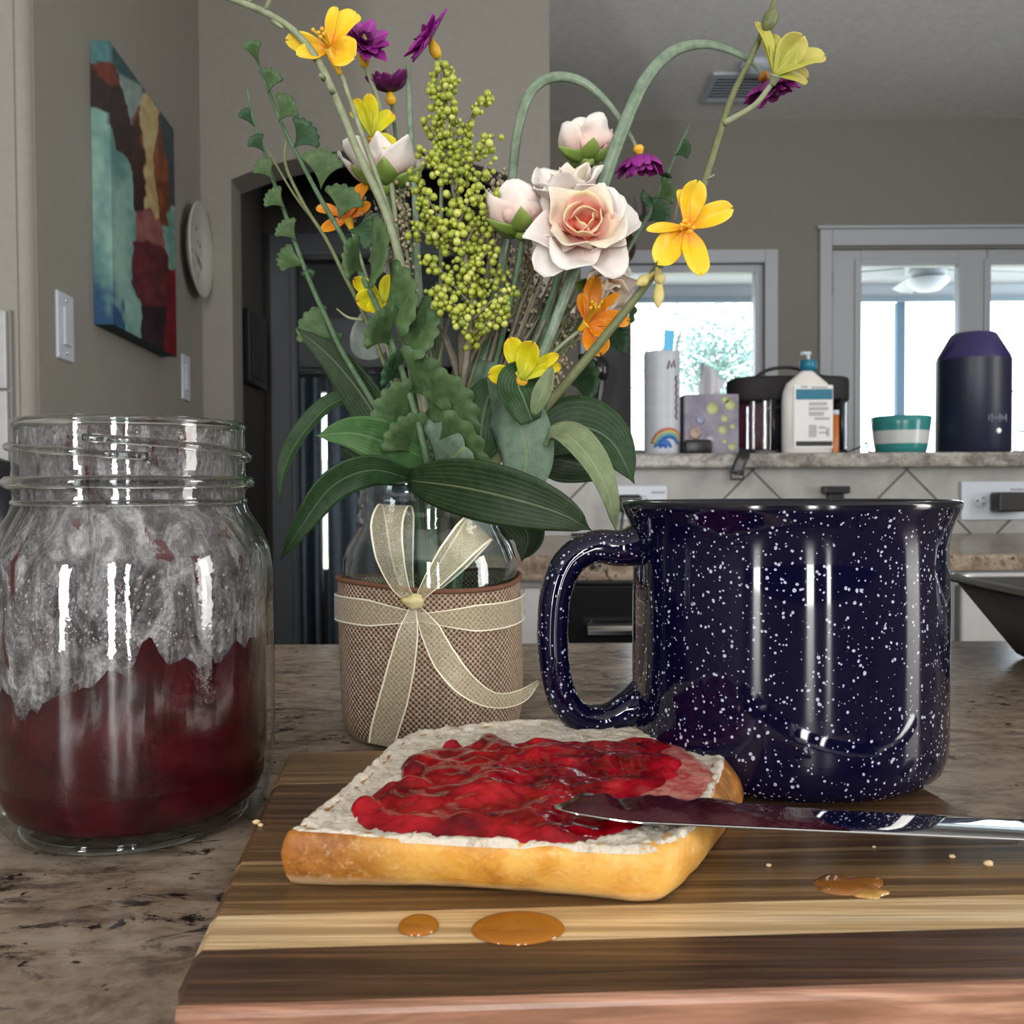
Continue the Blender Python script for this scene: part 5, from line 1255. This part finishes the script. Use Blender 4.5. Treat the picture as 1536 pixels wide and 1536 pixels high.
t = plant('scalloped_leaf_sprig', 'dark sprig of small scalloped leaves behind the right yellow flower', 'leaf sprig', 665)
s3 = [(1034,188,.44),(1016,225,.44),(990,285,.438),(962,340,.435),(925,405,.43),(880,475,.42),(825,560,.41),(770,640,.40),(700,720,.388)]
stemobj(t, s3, .0005, .0017, 'stem', n=5)
for b, tip, sp, ml, ro in [((1012,233),(1036,222),36,'scald',0),((996,270),(1000,258),40,'scald',0),((984,298),(1012,282),48,'scal',0),((972,332),(1002,312),50,'scald',0),((985,300),(962,300),30,'scald',0),((895,470),(952,460),44,'scald',0),((850,575),(898,566),56,'scald',0),((812,618),(848,600),56,'scald',0),((905,520),(940,500),50,'scald',0)]:
    fan(t, (*b, .425), (*tip, .42), sp, ml, ro)
t = plant('frosted_leaf_stem', 'frosted grey rounded leaves half hidden behind the scalloped sprig', 'leaves', 645)
stemobj(t, [(570,480,.41),(610,600,.40),(640,700,.385)], .0008, .0012, 'stemp')
leaf(t, [(575,440,.412), (562,480,.412), (556,515,.412), (560,540,.412)], 30, 'frost', prof=prof_spat)
leaf(t, [(590,420,.42), (578,380,.42), (565,345,.42), (562,320,.42)], 22, 'frost', prof=prof_spat)
# ---------------------------------------------------------------- petalled flowers
def petalmat(name, stops, rough=.45, tr=.3):
    m = bpy.data.materials.new(name); m.use_nodes = True; nt = m.node_tree; n = N(nt); b = nt.nodes['Principled BSDF']; out = nt.nodes['Material Output']
    u = n.uv()[0]; k = n.noise(n.coord('Object'), 300, 3)
    c = n.ramp(n.math('ADD', u, n.math('MULTIPLY', n.math('SUBTRACT', k, .5), .25)), stops); n.link(c, b.inputs['Base Color']); b.inputs['Roughness'].default_value = rough
    ts = n.new('ShaderNodeBsdfTranslucent'); n.link(c, ts.inputs['Color']); mx = n.new('ShaderNodeMixShader'); mx.inputs[0].default_value = tr
    n.link(b.outputs[0], mx.inputs[1]); n.link(ts.outputs[0], mx.inputs[2]); n.link(mx.outputs[0], out.inputs['Surface']); n.bump(k, b, .2, .0006)
    return m
PM = {
 'gold': petalmat('golden_petal', [(0, (.78,.22,.004)), (.22, (.84,.40,.008)), (.5, (.88,.60,.015)), (1, (.92,.72,.07))]),
 'orange': petalmat('orange_petal', [(0, (.70,.17,.003)), (.5, (.74,.24,.006)), (1, (.80,.36,.02))]),
 'yellow': petalmat('yellow_petal', [(0, (.34,.38,.01)), (.35, (.60,.58,.01)), (.8, (.74,.66,.015)), (1, (.80,.56,.02))]),
 'pale': petalmat('pale_yellow_petal', [(0, (.45,.45,.06)), (.4, (.52,.52,.10)), (1, (.66,.58,.16))], tr=.4),
 'purple': petalmat('purple_petal', [(0, (.10,.004,.08)), (.4, (.22,.010,.19)), (1, (.40,.03,.36))]),
 'purpled': petalmat('dark_purple_petal', [(0, (.05,.003,.035)), (.5, (.10,.005,.08)), (1, (.17,.01,.14))]),
 'white': petalmat('white_petal', [(0, (.80,.42,.38)), (.35, (.84,.64,.58)), (.62, (.85,.78,.74)), (1, (.86,.83,.80))], .55),
 'bud': petalmat('bud_petal', [(0, (.82,.45,.40)), (.5, (.85,.64,.58)), (.8, (.86,.80,.76)), (1, (.87,.84,.80))], .55),
 'blush': petalmat('blush_petal', [(0, (.80,.20,.10)), (.3, (.82,.42,.35)), (.6, (.84,.72,.55)), (1, (.84,.80,.72))], .55),
 'core': petalmat('pink_core_petal', [(0, (.85,.10,.02)), (.45, (.86,.24,.17)), (.82, (.86,.52,.42)), (1, (.84,.80,.42))], .55),
 'sepal': petalmat('green_sepal', [(0, (.10,.17,.03)), (.6, (.18,.27,.05)), (1, (.26,.36,.09))], tr=.15),
}
cal_y = mat('yellow_calyx', (.60,.34,.02), .4); stam = mat('orange_stamen', (.78,.38,.02), .5); cal_o = mat('brown_orange_calyx', (.36,.14,.02), .5)
def blossom(parent, c, petals, pm, calyx=None, stamens=None, cm=None, cup=.28):
    C_ = P(*c); mb = MB()
    ca = P(*calyx) if calyx else C_ + Vector((0, .006, 0))
    mb.tube(crv([ca, ca.lerp(C_, .6), C_], 4), [.0011, .0024], 10)
    if stamens:
        tx, ty, td = stamens
        for k in range(6):
            T = P(tx+random.uniform(-10, 10), ty+random.uniform(-8, 8), td+random.uniform(-.004, .004)); mb.tube(crv([C_, C_.lerp(T, .5)+Vector((random.uniform(-.001,.001),0,0)), T], 3), [.0004, .0006], 6); mb.ball(T, .0009, 6, 5)
    fl = obj('flower', mb, cm or cal_y, parent)
    for (tx, ty, w, dd) in petals:
        T = P(tx, ty, c[2]+dd/1000); d = T-C_; mid = C_.lerp(T, .5) + Vector((0, -.10*d.length if dd >= 0 else .12*d.length, .06*d.length))
        path = crv([C_, mid, T], 8); N_ = len(path); td = d.normalized()
        nn = Vector((0,-1,.1)); nn = rotm(nn, random.uniform(-.25, .25), td)
        hw = [w*prof_spat(i/(N_-1))*c[2]/F for i in range(N_)]
        obj('petal', MB().sheet(path, hw, nn, 5, cup=cup, wave=.10, notch=random.uniform(.15, .45), crease=.16), PM[pm], fl, solid=.0003)
    return fl
t = plant('yellow_flower_stem', 'golden flower on a pale stem at the upper left of the bouquet', 'flower', 640)
stemobj(t, [(512,110,.385),(532,170,.386),(562,255,.387),(592,350,.387),(625,500,.386),(645,650,.384),(652,722,.382)], .0009, .0017, 'stemp')
blossom(t, (493,74,.383), [(428,60,15,-3),(446,84,14,-8),(503,10,9,4),(536,20,17,6),(533,86,24,-6)], 'gold', (511,112,.385), (478,48,.374))
t = plant('pale_branch', 'pale bare flower branch arching out of frame at the upper left', 'branch', 636)
stemobj(t, [(330,-8,.375),(365,5,.376),(400,20,.377),(440,46,.379),(475,88,.381),(505,150,.383),(540,235,.385),(575,310,.386),(600,390,.386),(622,500,.385),(640,620,.384),(648,722,.382)], .0013, .0022, 'stemp', n=6)
for a, b in (((398,18),(407,-8)),((372,8),(380,-6)),((410,32),(424,42)),((486,118),(479,112)),((500,140),(492,128))): obj('twig', MB().tube([P(*a, .377), P(*b, .374)], [.0012, .0006], 6), ML['stemp'], t)
t = plant('yellow_flower_stem', 'tall right stem with golden flower, pale flower, dark bud and buds', 'flower', 662)
stemobj(t, [(1166,-10,.355),(1150,32,.355),(1125,90,.355),(1096,150,.356),(1072,225,.357),(1050,290,.358),(1018,355,.359),(970,425,.360),(915,495,.362),(860,562,.364),(800,630,.367),(730,705,.372),(700,728,.376)], .0009, .0025, 'stemd', n=6)
obj('branch', MB().tube(pxs([(1085,185,.3555),(1110,172,.354),(1135,155,.352),(1158,125,.35)], 5), [.0013, .0010], 8), ML['stemp'], t)
bp = P(1155, 30, .352)
Mb = Matrix.Rotation(.35, 3, 'Y')
obj('bud', MB().ball(bp, .0030, 14, 10, (.95, .95, 1.55), M=Mb), ML['stemd'], t)
blossom(t, (1163,112,.348), [(1134,32,9,8),(1150,52,14,10),(1205,52,22,-4),(1238,84,15,4),(1212,120,14,8),(1172,62,18,6)], 'pale', (1158,128,.350), cm=ML['stemp'])
blossom(t, (1031,342,.350), [(1047,270,19,-3),(1100,312,18,-2),(1052,414,19,-8),(984,396,22,-7),(970,346,9,-9),(1019,284,8,6)], 'gold', (1022,372,.358), (1030,336,.345), stam)
for (x, y, x2, y2, w) in ((984,408,955,428,8),(990,404,987,462,9),(985,402,992,425,8)):
    a, b = P(x, y, .357), P(x2, y2, .353)
    mbx = MB().tube(crv([a, a.lerp(b, .35), a.lerp(b, .7), b], 4), [.0006, .0007, .0008, .0010, .0012, .0015, .0018, .0021, .0022, .0020, .0016, .0010, .0003], 10)
    obj('bud', mbx, mat('pale_yellow_bud', (.50,.43,.16), .5), t)
obj('twig', MB().tube([P(1058,270,.357), P(1072,262,.355)], [.0006,.0003], 5).tube([P(1012,330,.358), P(1020,290,.355)], [.0006,.0003], 5), ML['stemp'], t)
t = plant('orange_flower_stem', 'orange flower beside the window just under the open rose', 'flower', 668)
stemobj(t, [(868,497,.376),(840,520,.376),(800,560,.376),(750,640,.372),(705,715,.38)], .0008, .0013, 'stemp')
blossom(t, (881,485,.374), [(893,413,14,-3),(870,440,9,-2),(928,440,7,-7),(945,482,13,3),(914,502,15,-3),(902,534,20,-4)], 'orange', (869,496,.376), (893,455,.367))
t = plant('yellow_flower_stem', 'low yellow flower in the middle above the broad leaves', 'flower', 660)
stemobj(t, [(782,572,.368),(750,620,.372),(705,690,.378)], .0008, .0013, 'stemp')
blossom(t, (783,570,.364), [(764,506,16,-2),(800,512,18,-7),(838,532,10,-2),(732,562,15,-2),(842,550,9,2)], 'yellow', (780,575,.368))
t = plant('yellow_flower_stem', 'yellow green flower facing left among the scalloped leaves', 'flower', 640)
stemobj(t, [(432,200,.40),(428,245,.40),(455,305,.399),(490,360,.398),(515,410,.396),(545,470,.393),(590,580,.388),(630,700,.383)], .0006, .0013, 'stemd')
obj('twig', MB().tube(pxs([(400,222,.405),(440,290,.402),(478,340,.399)], 5), [.0004, .0007], 6), ML['stemd'], t)
obj('twig', MB().tube(pxs([(505,463,.40),(522,476,.398),(545,480,.395)], 5), [.0004, .0008], 6), ML['stemp'], t)
blossom(t, (574,455,.380), [(530,418,12,-2),(534,452,17,-6),(590,414,13,4),(555,468,12,-4)], 'yellow', (585,470,.386))
t = plant('orange_flower_stem', 'small orange flower seen against the dark arch on the left', 'flower', 638)
stemobj(t, [(528,345,.402),(545,400,.40),(580,520,.394),(620,680,.385)], .0007, .0012, 'stemp')
blossom(t, (522,328,.401), [(474,312,8,0),(482,346,9,-3),(549,276,11,3),(556,305,8,-3),(530,300,8,5)], 'orange', (528,345,.402))
t = plant('yellow_flower_stem', 'yellow green flower rising behind the left white rose', 'flower', 644)
stemobj(t, [(560,218,.398),(566,260,.398),(585,340,.396),(620,520,.39),(645,700,.384)], .0008, .0013, 'stemp')
blossom(t, (558,206,.396), [(553,140,12,-3),(532,148,9,0),(590,170,12,6),(592,220,13,-2),(526,168,6,6)], 'yellow', (560,218,.398))
# ---------------------------------------------------------------- purple flowers
def cup_petals(parent, C_, axis, n, Lg, w, th0, th1, pm, phase=0.0, cup=.35, prof=prof_spat, jit=.12, solid=.00025, wave=.06, curl=0.0):
    axis = axis.normalized(); e1 = axis.orthogonal().normalized(); e2 = axis.cross(e1)
    for k in range(n):
        a = phase + 2*PI*k/n + random.uniform(-jit, jit); d = e1*math.cos(a) + e2*math.sin(a)
        L_ = Lg*random.uniform(1-jit, 1+jit); N_ = 12; p = C_.copy(); path = [p.copy()]; nn = []
        b1 = th1 + random.uniform(-jit, jit)*.6
        for i in range(N_):
            s = i/(N_-1); ph = th0*(1-s)+b1*s + curl*max(0, (s-.68)/.32)*random.uniform(.6, 1.4); step = axis*math.cos(ph)+d*math.sin(ph); nn.append(axis*math.sin(ph)-d*math.cos(ph))
            p = p + step*(L_/N_); path.append(p.copy())
        nn.append(nn[-1])
        pf_ = random.choice(prof) if isinstance(prof, (list, tuple)) else prof
        hw = [w*pf_(i/N_) for i in range(N_+1)]
        obj('petal', MB().sheet(path, hw, nn, 4, cup=cup, wave=wave*random.uniform(.5, 1.5), wn=random.uniform(2, 4), crease=.08), PM[pm], parent, solid=solid)
def R_(x): return math.radians(x)
def purple(parent, c, axis, Lp, calyx, pm='purple', n=9, th=62, cm=None):
    C_ = P(*c); mb = MB(); ca = P(*calyx); s_ = Lp*c[2]/F
    mb.tube(crv([ca, ca.lerp(C_, .5), C_], 4), [.0010, .0020, .0022, .0024, .0024, .0022, .0018, .0014, .0012], 10)
    fl = obj('flower', mb, cm or cal_y, parent)
    ax = Vector(axis)
    pr = lambda t: (.3+.7*math.sin(PI/2*min(1, t/.5)))*(1 if t < .7 else 1-(t-.7)/.3*.75)
    cup_petals(fl, C_, ax, n, s_, s_*.27, R_(84), R_(th), pm, .2, prof=pr, jit=.18, wave=.15)
    cup_petals(fl, C_, ax, n-1, s_*.84, s_*.25, R_(70), R_(th-22), pm, .5, prof=pr, jit=.18, wave=.15)
    cup_petals(fl, C_, ax, 6, s_*.5, s_*.15, R_(45), R_(th-60), 'purpled', .1, prof=pr)
    mc_ = MB()
    for k in range(7): q = C_ + ax.normalized()*s_*.30 + Vector((random.uniform(-1,1), random.uniform(-1,1), random.uniform(-1,1)))*s_*.10; mc_.tube([C_, q], [.0004, .0006], 5)
    obj('stamens', mc_, mat('olive_stamen', (.30,.22,.08), .6), fl)
t = plant('purple_flower_stem', 'purple flower leaning left above the green berries', 'flower', 652)
stemobj(t, [(659,88,.39),(664,130,.392),(662,300,.395),(660,500,.392),(655,715,.384)], .0007, .0012, 'stemp')
purple(t, (646,60,.388), (-.80,-.35,.50), 48, (658,88,.39), th=84)
t = plant('purple_flower_stem', 'purple flower partly behind the upper golden flower', 'flower', 645)
stemobj(t, [(548,100,.405),(565,145,.405),(578,205,.404),(590,300,.402),(602,420,.398),(630,600,.39),(648,715,.383)], .0010, .0017, 'stemp')
purple(t, (545,66,.403), (.35,-.75,.35), 42, (547,102,.405), th=78)
t = plant('purple_flower_stem', 'dark purple flower on a tall straight stem left of the berries', 'flower', 650)
stemobj(t, [(588,155,.412),(600,260,.41),(622,420,.402),(640,600,.392),(652,715,.384)], .0008, .0014, 'stem')
obj('blade', MB().tube(pxs([(612,98,.405),(615,180,.404),(622,290,.402),(628,420,.398),(640,560,.39),(650,700,.384)], 6), [.0010, .0020], 8, flat=.5), ML['blade'], t)
purple(t, (584,138,.41), (-.05,-.25,1), 42, (588,158,.412), 'purpled', 10, 36)
t = plant('purple_flower_stem', 'purple flower hanging from the lower arched blade beside the rose bud', 'flower', 656)
path = [(957,226,.398),(942,198,.398),(912,155,.398),(872,122,.397),(828,116,.395),(795,140,.392),(777,195,.39),(768,265,.388),(755,380,.386),(725,540,.384),(690,700,.381)]
pp_ = pxs(path+into_jar(675), 6); rs = [interp([.0007,.0010,.0014,.0020,.0022,.0022,.0021,.0020,.0018,.0017,.0016,.0015,.0015,.0015], i/(len(pp_)-1)) for i in range(len(pp_))]
obj('stem', MB().tube(pp_, rs, 8, flat=.55), ML['blade'], t)
purple(t, (960,232,.398), (.1,.12,-1), 44, (956,218,.398), 'purple', 11, 30)
t = plant('purple_flower_stem', 'purple flower at the end of the tall arched blade, upper right', 'flower', 664)
path = [(1146,116,.372),(1128,94,.372),(1095,76,.372),(1052,66,.371),(1005,80,.37),(965,125,.369),(932,200,.368),(905,275,.368),(870,380,.37),(810,540,.373),(735,690,.377)]
pp_ = pxs(path+into_jar(700), 6); rs = [interp([.0008,.0011,.0014,.0019,.0024,.0026,.0027,.0027,.0024,.0020,.0018,.0016,.0016,.0016], i/(len(pp_)-1)) for i in range(len(pp_))]
obj('stem', MB().tube(pp_, rs, 8, flat=.55), ML['blade'], t)
purple(t, (1152,122,.372), (.35,.10,-1), 52, (1142,110,.372), 'purple', 9, 58, cal_o)
# ---------------------------------------------------------------- roses
def prof_rose(t): return (.22+.78*math.sin(PI/2*min(1, t/.55)))*(1 if t < .62 else math.sqrt(max(.03, 1-((t-.62)/.40)**1.7)))
def prof_point(t): return (.22+.78*math.sin(PI/2*min(1, t/.5)))*(1 if t < .55 else max(.04, 1-((t-.55)/.45)**1.25))
def rose(parent, c, axis, R, layers, sepals=5, sep_th=(100, 60), curl=.5):
    C_ = P(*c); ax = Vector(axis).normalized(); s_ = R*c[2]/F
    mb = MB().ball(C_ - ax*s_*.05, s_*.26, 14, 9, (1,1,.9))
    fl = obj('flower', mb, PM['sepal'], parent)
    for (n, lg, w, t0, t1, pm, ph) in layers: cup_petals(fl, C_, ax, n, s_*lg, s_*w, R_(t0), R_(t1), pm, ph, cup=.30, jit=.22, solid=.0003, prof=(prof_rose, prof_rose, prof_point), wave=.20, curl=curl)
    if sepals:
        cup_petals(fl, C_ - ax*s_*.1, ax, sepals, s_*1.15, s_*.33, R_(sep_th[0]), R_(sep_th[1]), 'sepal', .3, prof=prof_lance, solid=.0003)
    return fl
budL = [(3, 1.35, .55, 62, -38, 'bud', 0), (4, 1.5, .62, 78, -24, 'bud', .5), (4, 1.5, .6, 88, -12, 'bud', 1.1)]
openL = [(3, .80, .42, 45, -25, 'core', 0), (4, 1.05, .52, 58, 2, 'core', .5), (4, 1.30, .64, 72, 26, 'blush', .15), (5, 1.62, .70, 84, 52, 'white', .6), (5, 1.75, .62, 90, 72, 'white', 0)]
halfL = [(3, .8, .38, 40, -25, 'blush', 0), (4, 1.1, .5, 60, -8, 'blush', .4), (5, 1.4, .56, 80, 18, 'white', .2), (5, 1.5, .5, 88, 40, 'white', .8)]
t = plant('rose_stem', 'blush white rose bud highest on the right, above the open roses', 'rose', 658)
stemobj(t, [(880,240,.386),(872,290,.388),(850,380,.39),(800,540,.388),(720,700,.382)], .0011, .0015, 'stem')
rose(t, (880,238,.384), (-.08,.16,1), 46, budL, 5, (98, 42), .35)
t = plant('rose_stem', 'closed white rose bud touching the green berries', 'rose', 655)
stemobj(t, [(785,352,.366),(772,420,.37),(740,560,.378),(700,700,.381)], .0011, .0015, 'stem')
rose(t, (782,346,.364), (-.12,.06,1), 50, budL, 5, (98, 36), .35)
t = plant('rose_stem', 'half open white rose behind the open pink-hearted rose', 'rose', 657)
stemobj(t, [(850,320,.374),(835,420,.38),(780,560,.384),(710,700,.382)], .0011, .0015, 'stem')
rose(t, (848,300,.372), (-.05,-.5,1), 52, halfL, 0)
t = plant('rose_stem', 'fully open white rose with a pink and orange heart', 'rose', 659)
stemobj(t, [(878,365,.366),(855,430,.374),(790,570,.382),(715,700,.382)], .0011, .0015, 'stem')
rose(t, (876,348,.362), (-.05,-1,.38), 54, openL, 4, (100, 85))
t = plant('rose_stem', 'white rose seen from the side at the left behind pale stems', 'rose', 642)
stemobj(t, [(580,282,.408),(590,340,.405),(620,500,.396),(645,700,.385)], .0011, .0015, 'stem')
rose(t, (580,276,.406), (-.03,.1,1), 58, [(5, 1.4, .5, 80, 5, 'white', .2), (5, 1.5, .5, 88, 14, 'white', .85)], 5, (100, 25))
t = plant('rose_stem', 'blush white rose hanging half hidden behind the orange flower', 'rose', 661)
stemobj(t, [(900,440,.395),(860,500,.395),(790,600,.39),(715,705,.383)], .0010, .0015, 'stem')
rose(t, (900,430,.392), (.25,-.3,-.3), 42, halfL, 4, (100, 80))
# ---------------------------------------------------------------- green berry spray
t = plant('berry_spray', 'upright spray of small yellow green berries in the centre of the bouquet', 'berries', 650)
main = [(664,98,.366),(664,160,.364),(672,230,.362),(684,310,.360),(698,390,.360),(706,450,.362),(702,520,.366),(690,600,.372),(670,700,.38)]
stemobj(t, main, .0005, .0020, 'twig')
br = [[(733,140),(712,165),(678,215)],[(742,205),(715,225),(682,285)],[(628,225),(650,240),(676,265)],[(622,255),(630,300),(655,345),(692,385)],[(616,345),(640,350),(680,375)],[(640,185),(655,205),(672,235)],
      [(748,285),(722,320),(694,375)],[(745,360),(725,385),(700,420)],[(768,435),(740,450),(708,480)],[(640,385),(665,410),(700,450)],[(660,452),(680,465),(703,500)],[(728,480),(718,490),(702,520)],[(755,405),(735,425),(704,455)],[(700,200),(692,235),(682,290)],[(638,290),(660,330),(690,370)],[(735,240),(715,275),(688,335)],[(650,130),(658,155),(668,200)],[(680,120),(675,150),(668,200)],[(738,330),(720,350),(696,395)],[(648,430),(672,450),(700,470)],[(765,460),(742,475),(712,500)]]
spots = []
def scatter(path, k, sp):
    N_ = len(path)
    for i in range(k):
        q = random.random()**.9; f_ = q*(N_-1); j = min(int(f_), N_-2); p = path[j].lerp(path[j+1], f_-j)
        d = Vector((random.gauss(0,1), random.gauss(0,1), random.gauss(0,1))).normalized()*sp*random.uniform(.35, 1)
        spots.append(p+d)
mb = MB()
for b in br:
    dd = random.uniform(.352, .366)
    pth = pxs([(x, y, dd + (.001*i)) for i, (x, y) in enumerate(b)], 5); obj('twig', MB().tube(pth, [.0003, .0007], 5), ML['twig'], t)
    scatter(pth[:int(len(pth)*.92)], 66, .0036)
mp = pxs(main[:6], 6); scatter(mp, 420, .0058); scatter(mp[:14], 140, .0046)
keep = []
for p in spots:
    r_ = random.choice((.0009,.0011,.0013,.0015,.0016))
    if all((p-q).length > (r_+s_)*.78 for q, s_ in keep): keep.append((p, r_))
keep.sort(key=lambda e: e[0].y)
bms = [mat('yellow_green_berry', c, .28, coat=.3) for c in ((.26,.31,.035), (.34,.38,.05), (.44,.46,.11), (.18,.23,.025))]
bproto = []
for m in bms:
    mbb = MB().ball((0,0,0), 1.0, 9, 6); me = None
    o = obj('berry', mbb, m, t); bproto.append(o.data); bpy.data.objects.remove(o)
o0 = org(t)
def berry(p, r_, me):
    o = bpy.data.objects.new('berry', me); COL.objects.link(o); o.parent = t; o.location = p-o0; o.scale = (r_, r_, r_)
for i, (p, r_) in enumerate(keep[:290]): berry(p, r_, bproto[random.choice((0,0,0,1,1,1,2,3))])
mb = MB()
for p, r_ in keep[290:]: mb.ball(p, r_, 8, 6)
if mb.v: stuff(obj('back_berries', mb, bms[0], t))
# ---------------------------------------------------------------- dried tan seed sprays and twigs
def seeds(label, branches, n, x):
    t = plant('dried_seed_spray', label, 'seed spray', x); mb = MB()
    stemobj(t, branches[0][-2:], .0006, .0012, 'twig')
    for b in branches:
        pth = pxs(b, 5); obj('twig', MB().tube(pth, [.0003, .0009], 5), ML['twig'], t)
        for i in range(n):
            f_ = random.random()*.7*(len(pth)-1); j = int(f_); p = pth[j].lerp(pth[j+1], f_-j)+Vector((random.gauss(0,.0026), random.gauss(0,.0026), random.gauss(0,.0026)))
            mb.ball(p, random.uniform(.0006, .0011), 6, 5)
    stuff(obj('seed_heads', mb, mat('tan_seed', (.33,.28,.17), .6, build=speck((.22,.18,.10), (.46,.41,.28), 400)), t), 'cluster of tiny tan seeds')
seeds('dried tan seed spray on the left behind the berries', [[(560,300,.405),(590,380,.403),(630,520,.395),(650,700,.384)],[(598,270,.405),(605,340,.402),(620,440,.398)],[(545,330,.405),(580,380,.404),(615,470,.398)],[(600,320,.40),(612,400,.4),(628,500,.396)]], 70, 645)
seeds('dried tan seed spray filling the space under the roses', [[(835,425,.40),(815,500,.4),(770,600,.392),(705,700,.384)],[(800,390,.398),(795,460,.396),(765,560,.392)],[(860,490,.405),(825,540,.4),(780,600,.395)],[(765,390,.395),(760,450,.393),(745,540,.39)],[(845,545,.405),(812,580,.4),(770,630,.393)],[(815,455,.402),(800,520,.4),(765,600,.393)],[(790,360,.40),(785,430,.398),(760,540,.392)],[(875,450,.41),(840,520,.405),(785,610,.395)],[(740,470,.395),(735,520,.393),(715,600,.388)]], 120, 655)
seeds('dried tan seed tips above the closed rose bud', [[(765,272,.392),(750,330,.39),(725,450,.388),(690,690,.383)],[(748,262,.392),(745,320,.39),(728,420,.388)],[(752,300,.392),(742,350,.39),(725,440,.388)]], 55, 652)
t = plant('twig_cluster', 'grey brown forked twigs in the middle below the berries', 'twigs', 652)
stemobj(t, [(690,500,.372),(694,560,.374),(690,620,.377),(675,715,.381)], .0016, .0024, 'twig')
for pts in ([(640,450),(668,510),(692,580)],[(665,490),(680,530),(693,570)],[(740,490),(715,520),(696,570)],[(770,480),(735,500),(705,540),(694,590)],[(755,560),(720,585),(694,610)],[(790,500),(745,570),(700,640)],[(820,400),(780,500),(725,620),(690,690)],[(845,430),(800,520),(735,640),(695,700)],[(640,500),(655,570),(672,650)],[(620,430),(645,540),(668,660)],[(760,430),(740,520),(700,640)],[(800,440),(770,520),(715,640)],[(850,400),(825,460),(790,540),(740,640)],[(730,520),(722,580),(690,660)]):
    d0 = random.uniform(.368, .40)
    obj('twig', MB().tube(pxs([(x, y, d0+(.378-d0)*i/(len(pts)-1)) for i, (x, y) in enumerate(pts)], 5), [.0004, .0014], 6), ML['twig'], t)
# thin olive stalks filling the heart of the bouquet
for k in range(34):
    x0 = random.uniform(690, 880); y0 = random.uniform(370, 520); x2 = 648+(x0-700)*.28+random.uniform(-20, 20); dd = random.uniform(.378, .41)
    pts = [(x0, y0, dd), ((x0*.6+x2*.4)+random.uniform(-14, 14), y0*.6+690*.4, dd*.6+.382*.4), (x2, 700, .382)]
    obj('stalk', MB().tube(pxs(pts, 5), [.0004, .0011], 6), ML[random.choice(('stemd', 'stem', 'twig', 'stemd'))], t)
for k in range(14):
    x0 = random.uniform(575, 660); y0 = random.uniform(420, 560); x2 = 640+random.uniform(-20, 20); dd = random.uniform(.385, .41)
    obj('stalk', MB().tube(pxs([(x0, y0, dd), ((x0+x2)/2+random.uniform(-10, 10), (y0+700)/2, dd*.5+.191), (x2, 705, .382)], 5), [.0004, .0011], 6), ML[random.choice(('stemd', 'stem', 'twig'))], t)
